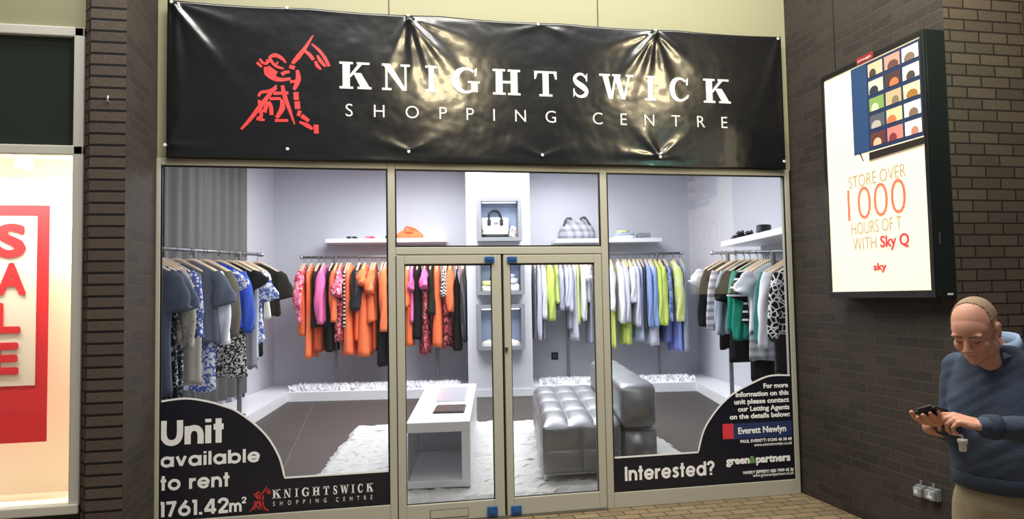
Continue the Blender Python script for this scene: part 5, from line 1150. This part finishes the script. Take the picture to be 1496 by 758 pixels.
def hand(bm, wrist, d, pn, tw, curls, tcurl, spread=.05, sc=1.0):
    """d: pointing, pn: palm normal, tw: thumb side"""
    d = d.normalized(); pn = (pn-d*pn.dot(d)).normalized(); tw = (tw-d*tw.dot(d)-pn*tw.dot(pn)).normalized(); tips = []
    ball(bm, wrist+d*.05*sc, (.040*sc, .052*sc, .013*sc), (tw, d, pn), 16)
    for i, (off, L, r) in enumerate(((.029, .072, .0088), (.0095, .080, .0092), (-.0105, .074, .0088), (-.029, .060, .0078))):
        k0 = wrist+d*((.092, .096, .092, .083)[i]*sc)+tw*off*sc; capsule(bm, wrist+d*.012*sc+tw*off*.55*sc, k0, .0135*sc, .0112*sc, 12)
        p = k0; dd = (d+tw*(off*spread/.03)).normalized(); ang = 0
        for j, (fr, rr) in enumerate(((.45, 1), (.30, .92), (.25, .84))):
            ang += radians(curls[i][j]); q = p+(dd*cos(ang)+pn*sin(ang))*L*fr*sc; capsule(bm, p, q, r*rr*1.04*sc, r*rr*.95*sc, 12); p = q
        tips.append(p)
    b0 = wrist+d*.022*sc+tw*.026*sc; d1 = (d*.62+tw*.68+pn*.34).normalized(); b1 = b0+d1*.042*sc; d2 = (d*.86+tw*.30+pn*(.25+tcurl)).normalized(); b2 = b1+d2*.034*sc; d3 = (d*.92-tw*.02+pn*(.25+tcurl*1.4)).normalized(); b3 = b2+d3*.026*sc
    capsule(bm, wrist+d*.015*sc+tw*.012*sc, b1, .0165*sc, .0125*sc); capsule(bm, b1, b2, .0115*sc, .0100*sc); capsule(bm, b2, b3, .0100*sc, .0085*sc); return tips
el_ = (fd*-.97-ud*.20).normalized(); ew = (rd*-.93+ud*.36); ew = (ew-el_*ew.dot(el_)).normalized(); en_ = el_.cross(ew)
if en_.z < 0: en_ = -en_
ph_c = at(1361, 601.5, 2.705)
rw = ph_c-en_*.030+el_*.075
WRR2 = rw - (fd*.9+ud*.30).normalized()*.02
hand(bm, WRR2, -el_+ud*.02, en_, rd, ((4, 6, 6), (4, 6, 6), (5, 8, 8), (8, 12, 12)), .25, sc=1.02)
capsule(bm, ELR, WRR2, .040, .028)
li = at(1378, 612, 2.64); LW = at(1437, 622, 2.60); ld = (li-LW).normalized()
tipsL = hand(bm, LW, ld+ud*.10, (ud*-.85-fd*.35-rd*.1), -fd, ((14, 22, 16), (36, 44, 30), (52, 60, 36), (58, 62, 40)), .15, sc=1.0)
capsule(bm, ELL, LW, .042, .028)
b = fuse(bm, .0036, 2, .45)
# eye sockets, mouth line, temples
for v in b.verts:
    q = v.co-hc; x, y, z = q.dot(hx), q.dot(hy), q.dot(hz)
    if q.length < .2 and y > .02:
        for s in (-1, 1):
            g = math.exp(-(((x-s*.031)/.014)**2+((z-.012)/.006)**2)); v.co -= hy*(.006*g)
            g = math.exp(-(((x-s*.031)/.016)**2+((z+.013)/.006)**2)); v.co -= hy*(.004*g)
        g = math.exp(-((x/.024)**2+((z+.0665)/.0028)**2)); v.co -= hy*(.005*g)
M_SKIN = mat('skin', (216, 158, 134), .55, spec=.35, var=.10, bscale=22)
M_SKIN.node_tree.nodes['Principled BSDF'].inputs['Subsurface Weight'].default_value = .08
M_SKIN.node_tree.nodes['Principled BSDF'].inputs['Subsurface Radius'].default_value = (.01, .004, .002)
obj('body', b, M_SKIN, man, True)
# hair: short fringe round the back and sides
bm = B(); nU, nV = 96, 56; vg = {}
def hp(i, j):
    if (i % nU, j) not in vg:
        a = 2*pi*(i % nU)/nU; e = -pi*.22+(pi*.72)*j/nV; jit = .0007*sin(i*7.1+j*3.7)
        vg[(i % nU, j)] = bm.verts.new(Hd((.0775+jit)*cos(e)*cos(a), -.014+(.0985+jit)*cos(e)*sin(a), .030+(.0905+jit)*sin(e)))
    return vg[(i % nU, j)]
for i in range(nU):
    for j in range(nV):
        a = 2*pi*(i+.5)/nU; e = -pi*.22+(pi*.72)*(j+.5)/nV; y, z, x = cos(e)*sin(a), sin(e), abs(cos(e)*cos(a))
        front = min(1, max(0, (z-.1)/.6)); lim = .36-.22*front+.02*sin(i*1.3)
        low = -.22-.30*max(0, min(1, -y/.6))
        ear = x > .75 and z < .10 and -.25 < y < .25
        if y < lim and z > low and not ear: bm.faces.new((hp(i, j), hp(i+1, j), hp(i+1, j+1), hp(i, j+1)))
ho = obj('hair', bm, mat('short_grey_fair_hair', (158, 132, 106), .75, bump=.6, bscale=160, var=.25), man, True); md = ho.modifiers.new('t', 'SOLIDIFY'); md.thickness = .0025; md.offset = -1; ho.modifiers.new('s', 'SMOOTH').iterations = 4
M_BROW = mat('grey_brown_eyebrow', (112, 84, 66), .8)
for s in (-1, 1):
    bm = B(); tube(bm, [Hd(s*.013, .0915, .019), Hd(s*.026, .0915, .0235), Hd(s*.038, .087, .0235), Hd(s*.050, .076, .018)], [.003, .0042, .0038, .002], 8); obj('eyebrow', bm, M_BROW, man, True)
    bm = B(); tube(bm, [Hd(s*.019, .0835, -.006), Hd(s*.031, .0875, -.0085), Hd(s*.044, .080, -.0055)], [.0012, .0019, .0012], 6); obj('eyelash_line', bm, mat('dark_lash', (60, 42, 36), .7), man, True)
# jumper
M_NAVY = mat('navy_wool', (74, 84, 102), .9, spec=.15, bump=.35, bscale=170, var=.10)
bm = B()
rings_mesh(bm, [[W(a*(abs(cos(t))**.85)*(1 if cos(t) > 0 else -1), o+c_*(abs(sin(t))**.9)*(1 if sin(t) > 0 else -1), z) for t in [2*pi*k/32 for k in range(32)]] for z, a, c_, o in ((.985, .172, .130, .012), (1.0, .180, .138, .014), (1.04, .186, .145, .018), (1.12, .190, .150, .022), (1.22, .190, .148, .018), (1.32, .192, .138, .012), (1.41, .176, .114, .004), (1.475, .146, .094, .014), (1.518, .098, .082, .034), (1.538, .078, .076, .042))])
for S_, E_, W_ in ((SHR, ELR, WRR2), (SHL, ELL, LW)):
    w2 = W_-(W_-E_).normalized()*.012; capsule(bm, S_-ud*.01, E_, .066, .053, 18); capsule(bm, E_, w2, .053, .041, 18)
b = fuse(bm, .008, 5, .5)
b.normal_update()
for v in b.verts:
    q = v.co-MP; n1 = noise.noise((q.dot(rd)*9, q.dot(fd)*9, q.z*16)); n2 = noise.noise((q.dot(rd)*5+3, q.dot(fd)*5, q.z*30+q.dot(rd)*18)); v.co += v.normal*(.006*n1+.0055*n2)
for s, E_, W_ in ((1, ELR, WRR2), (-1, ELL, LW)):   # creases at the elbows
    for v in b.verts:
        dd = (v.co-E_).length
        if dd < .13: v.co += v.normal*.006*sin((v.co-E_).dot((W_-E_).normalized())*130)*(1-dd/.13)
ju = obj('jumper', b, M_NAVY, man, True)
M_NAVY2 = mat('navy_rib', (68, 77, 94), .9, spec=.15, bump=.5, bscale=220)
bm = B(); rings_mesh(bm, [[W(a*(abs(cos(t))**.85)*(1 if cos(t) > 0 else -1), o+c_*(abs(sin(t))**.9)*(1 if sin(t) > 0 else -1), z+.004*sin(t*3)) for t in [2*pi*k/40 for k in range(40)]] for z, a, c_, o in ((1.035, .1855, .1445, .016), (1.03, .189, .148, .016), (.975, .182, .141, .013), (.970, .172, .131, .013))], cap=False); obj('hem', bm, M_NAVY2, ju, True)
for E_, W_ in ((ELR, WRR2), (ELL, LW)):
    x, y, d = frame_of(W_-E_); bm = B(); rings_mesh(bm, [[W_+d*t_+(x*cos(k*pi/10)+y*sin(k*pi/10))*r for k in range(20)] for t_, r in ((-.05, .042), (-.048, .046), (-.004, .041), (-.002, .034))], cap=False); obj('cuff', bm, M_NAVY2, ju, True)
bm = B(); rings_mesh(bm, [[W(a*cos(t), .040+c_*sin(t), z-.012*max(0, sin(t))) for t in [2*pi*k/32 for k in range(32)]] for z, a, c_ in ((1.518, .090, .080), (1.532, .087, .080), (1.540, .078, .074), (1.526, .074, .070))], cap=False); obj('neckband', bm, M_NAVY2, ju, True)
# shirt collar
M_SHIRT = mat('pale_blue_shirt_cotton', (142, 168, 200), .7, bump=.2, bscale=90)
bm = B(); N_ = 40; rr = []
for k in range(N_+1):
    t = pi/2+radians(24)+(2*pi-radians(48))*k/N_; fr = max(0, sin(t)); bk = max(0, -sin(t))
    rr.append([W(r_*cos(t), .038+r_*.98*sin(t)+off, z) for r_, off, z in ((.070, 0, 1.520-.02*fr), (.071, .0, 1.568+.014*bk-.028*fr), (.076, .0, 1.571+.014*bk-.030*fr), (.091, .0, 1.530+.006*bk-.045*fr))])
rings_mesh(bm, rr, cap=False, closed=False); co = obj('shirt_collar', bm, M_SHIRT, man, True); md = co.modifiers.new('t', 'SOLIDIFY'); md.thickness = .003
# trousers and shoes
M_KHAKI = mat('khaki_cotton', (152, 141, 118), .85, spec=.2, bump=.15, bscale=120, var=.06)
bm = B()
rings_mesh(bm, [[W(a*cos(t), .008+c_*sin(t), z) for t in [2*pi*k/28 for k in range(28)]] for z, a, c_ in ((.82, .172, .120), (.90, .178, .130), (1.0, .170, .124), (1.02, .160, .115))])
for s in (1, -1): capsule(bm, W(*HIP[s]), W(*KNEE[s]), .105, .080, 20); capsule(bm, W(*KNEE[s]), W(ANK[s][0], ANK[s][1], .13), .080, .070, 20)
b = fuse(bm, .009, 5, .5); b.normal_update()
for v in b.verts:
    q = v.co-MP; v.co += v.normal*(.008*noise.noise((q.dot(rd)*8, q.dot(fd)*8, q.z*11))+.006*noise.noise((q.dot(rd)*14, q.dot(fd)*14, q.z*5)))
obj('trousers', b, M_KHAKI, man, True)
for s in (1, -1):
    ax_, ay_ = ANK[s][0], ANK[s][1]; R = []
    for t, w, h in ((-.09, .028, .07), (-.06, .036, .09), (0, .038, .095), (.06, .042, .07), (.12, .046, .055), (.165, .042, .045), (.19, .024, .03)): R.append([W(ax_+w*cos(q), ay_+t, .018+max(0, sin(q))*h) for q in [2*pi*k/20 for k in range(20)]])
    bm = B(); rings_mesh(bm, R); sh = obj('shoe', bm, mat('brown_leather_shoe', (66, 46, 36), .4), man, True)
    R = [[W(ax_+(w+.004)*sg, ay_+t, z) for sg, z in ((-1, 0), (1, 0), (1, .02), (-1, .02))] for t, w in ((-.095, .026), (-.06, .036), (.06, .042), (.12, .046), (.165, .042), (.195, .022))]
    bm = B(); rings_mesh(bm, R); obj('sole', bm, M_BLACK, sh)
# phone (held, so a thing of its own)
ph = thing('phone', 'black mobile phone in a dark case held in the hands of the man', 'phone', ph_c-ud*.02)
bm = B(); obox(bm, ph_c, el_, ew, en_, .152, .078, .013, .006); obj('case', bm, mat('black_phone_case', (14, 14, 15), .5), ph)
bm = B(); obox(bm, ph_c+en_*.0068, el_, ew, en_, .138, .066, .0012); obj('screen', bm, mat('black_glass', (10, 10, 12), .3), ph)
bm = B(); fa = ph_c-el_*.074; obox(bm, fa+en_*.010, el_, ew, en_, .012, .05, .004, .001); obj('clip', bm, M_STEEL, ph)
# small white tapered piece below the left hand
q = at(1406.5, 650, 2.60); cap_ = thing('tube_cap', 'small white tapered plastic cap hanging below the left hand of the man', 'cap', q-ud*.022)
bm = B(); rings_mesh(bm, [[q+Vector((r*cos(k*pi/10), r*sin(k*pi/10), z)) for k in range(20)] for z, r in ((-.022, .010), (-.020, .0115), (.008, .0135), (.0085, .0165), (.020, .0170), (.022, .0155))]); obj('cup', bm, mat('white_plastic', (222, 222, 216), .4), cap_, True)
bm = B(); tube(bm, [q+ud*.021, q+ud*.034, tipsL[2]], .004, 8); obj('stem', bm, mat('white_plastic', (222, 222, 216), .4), cap_, True)
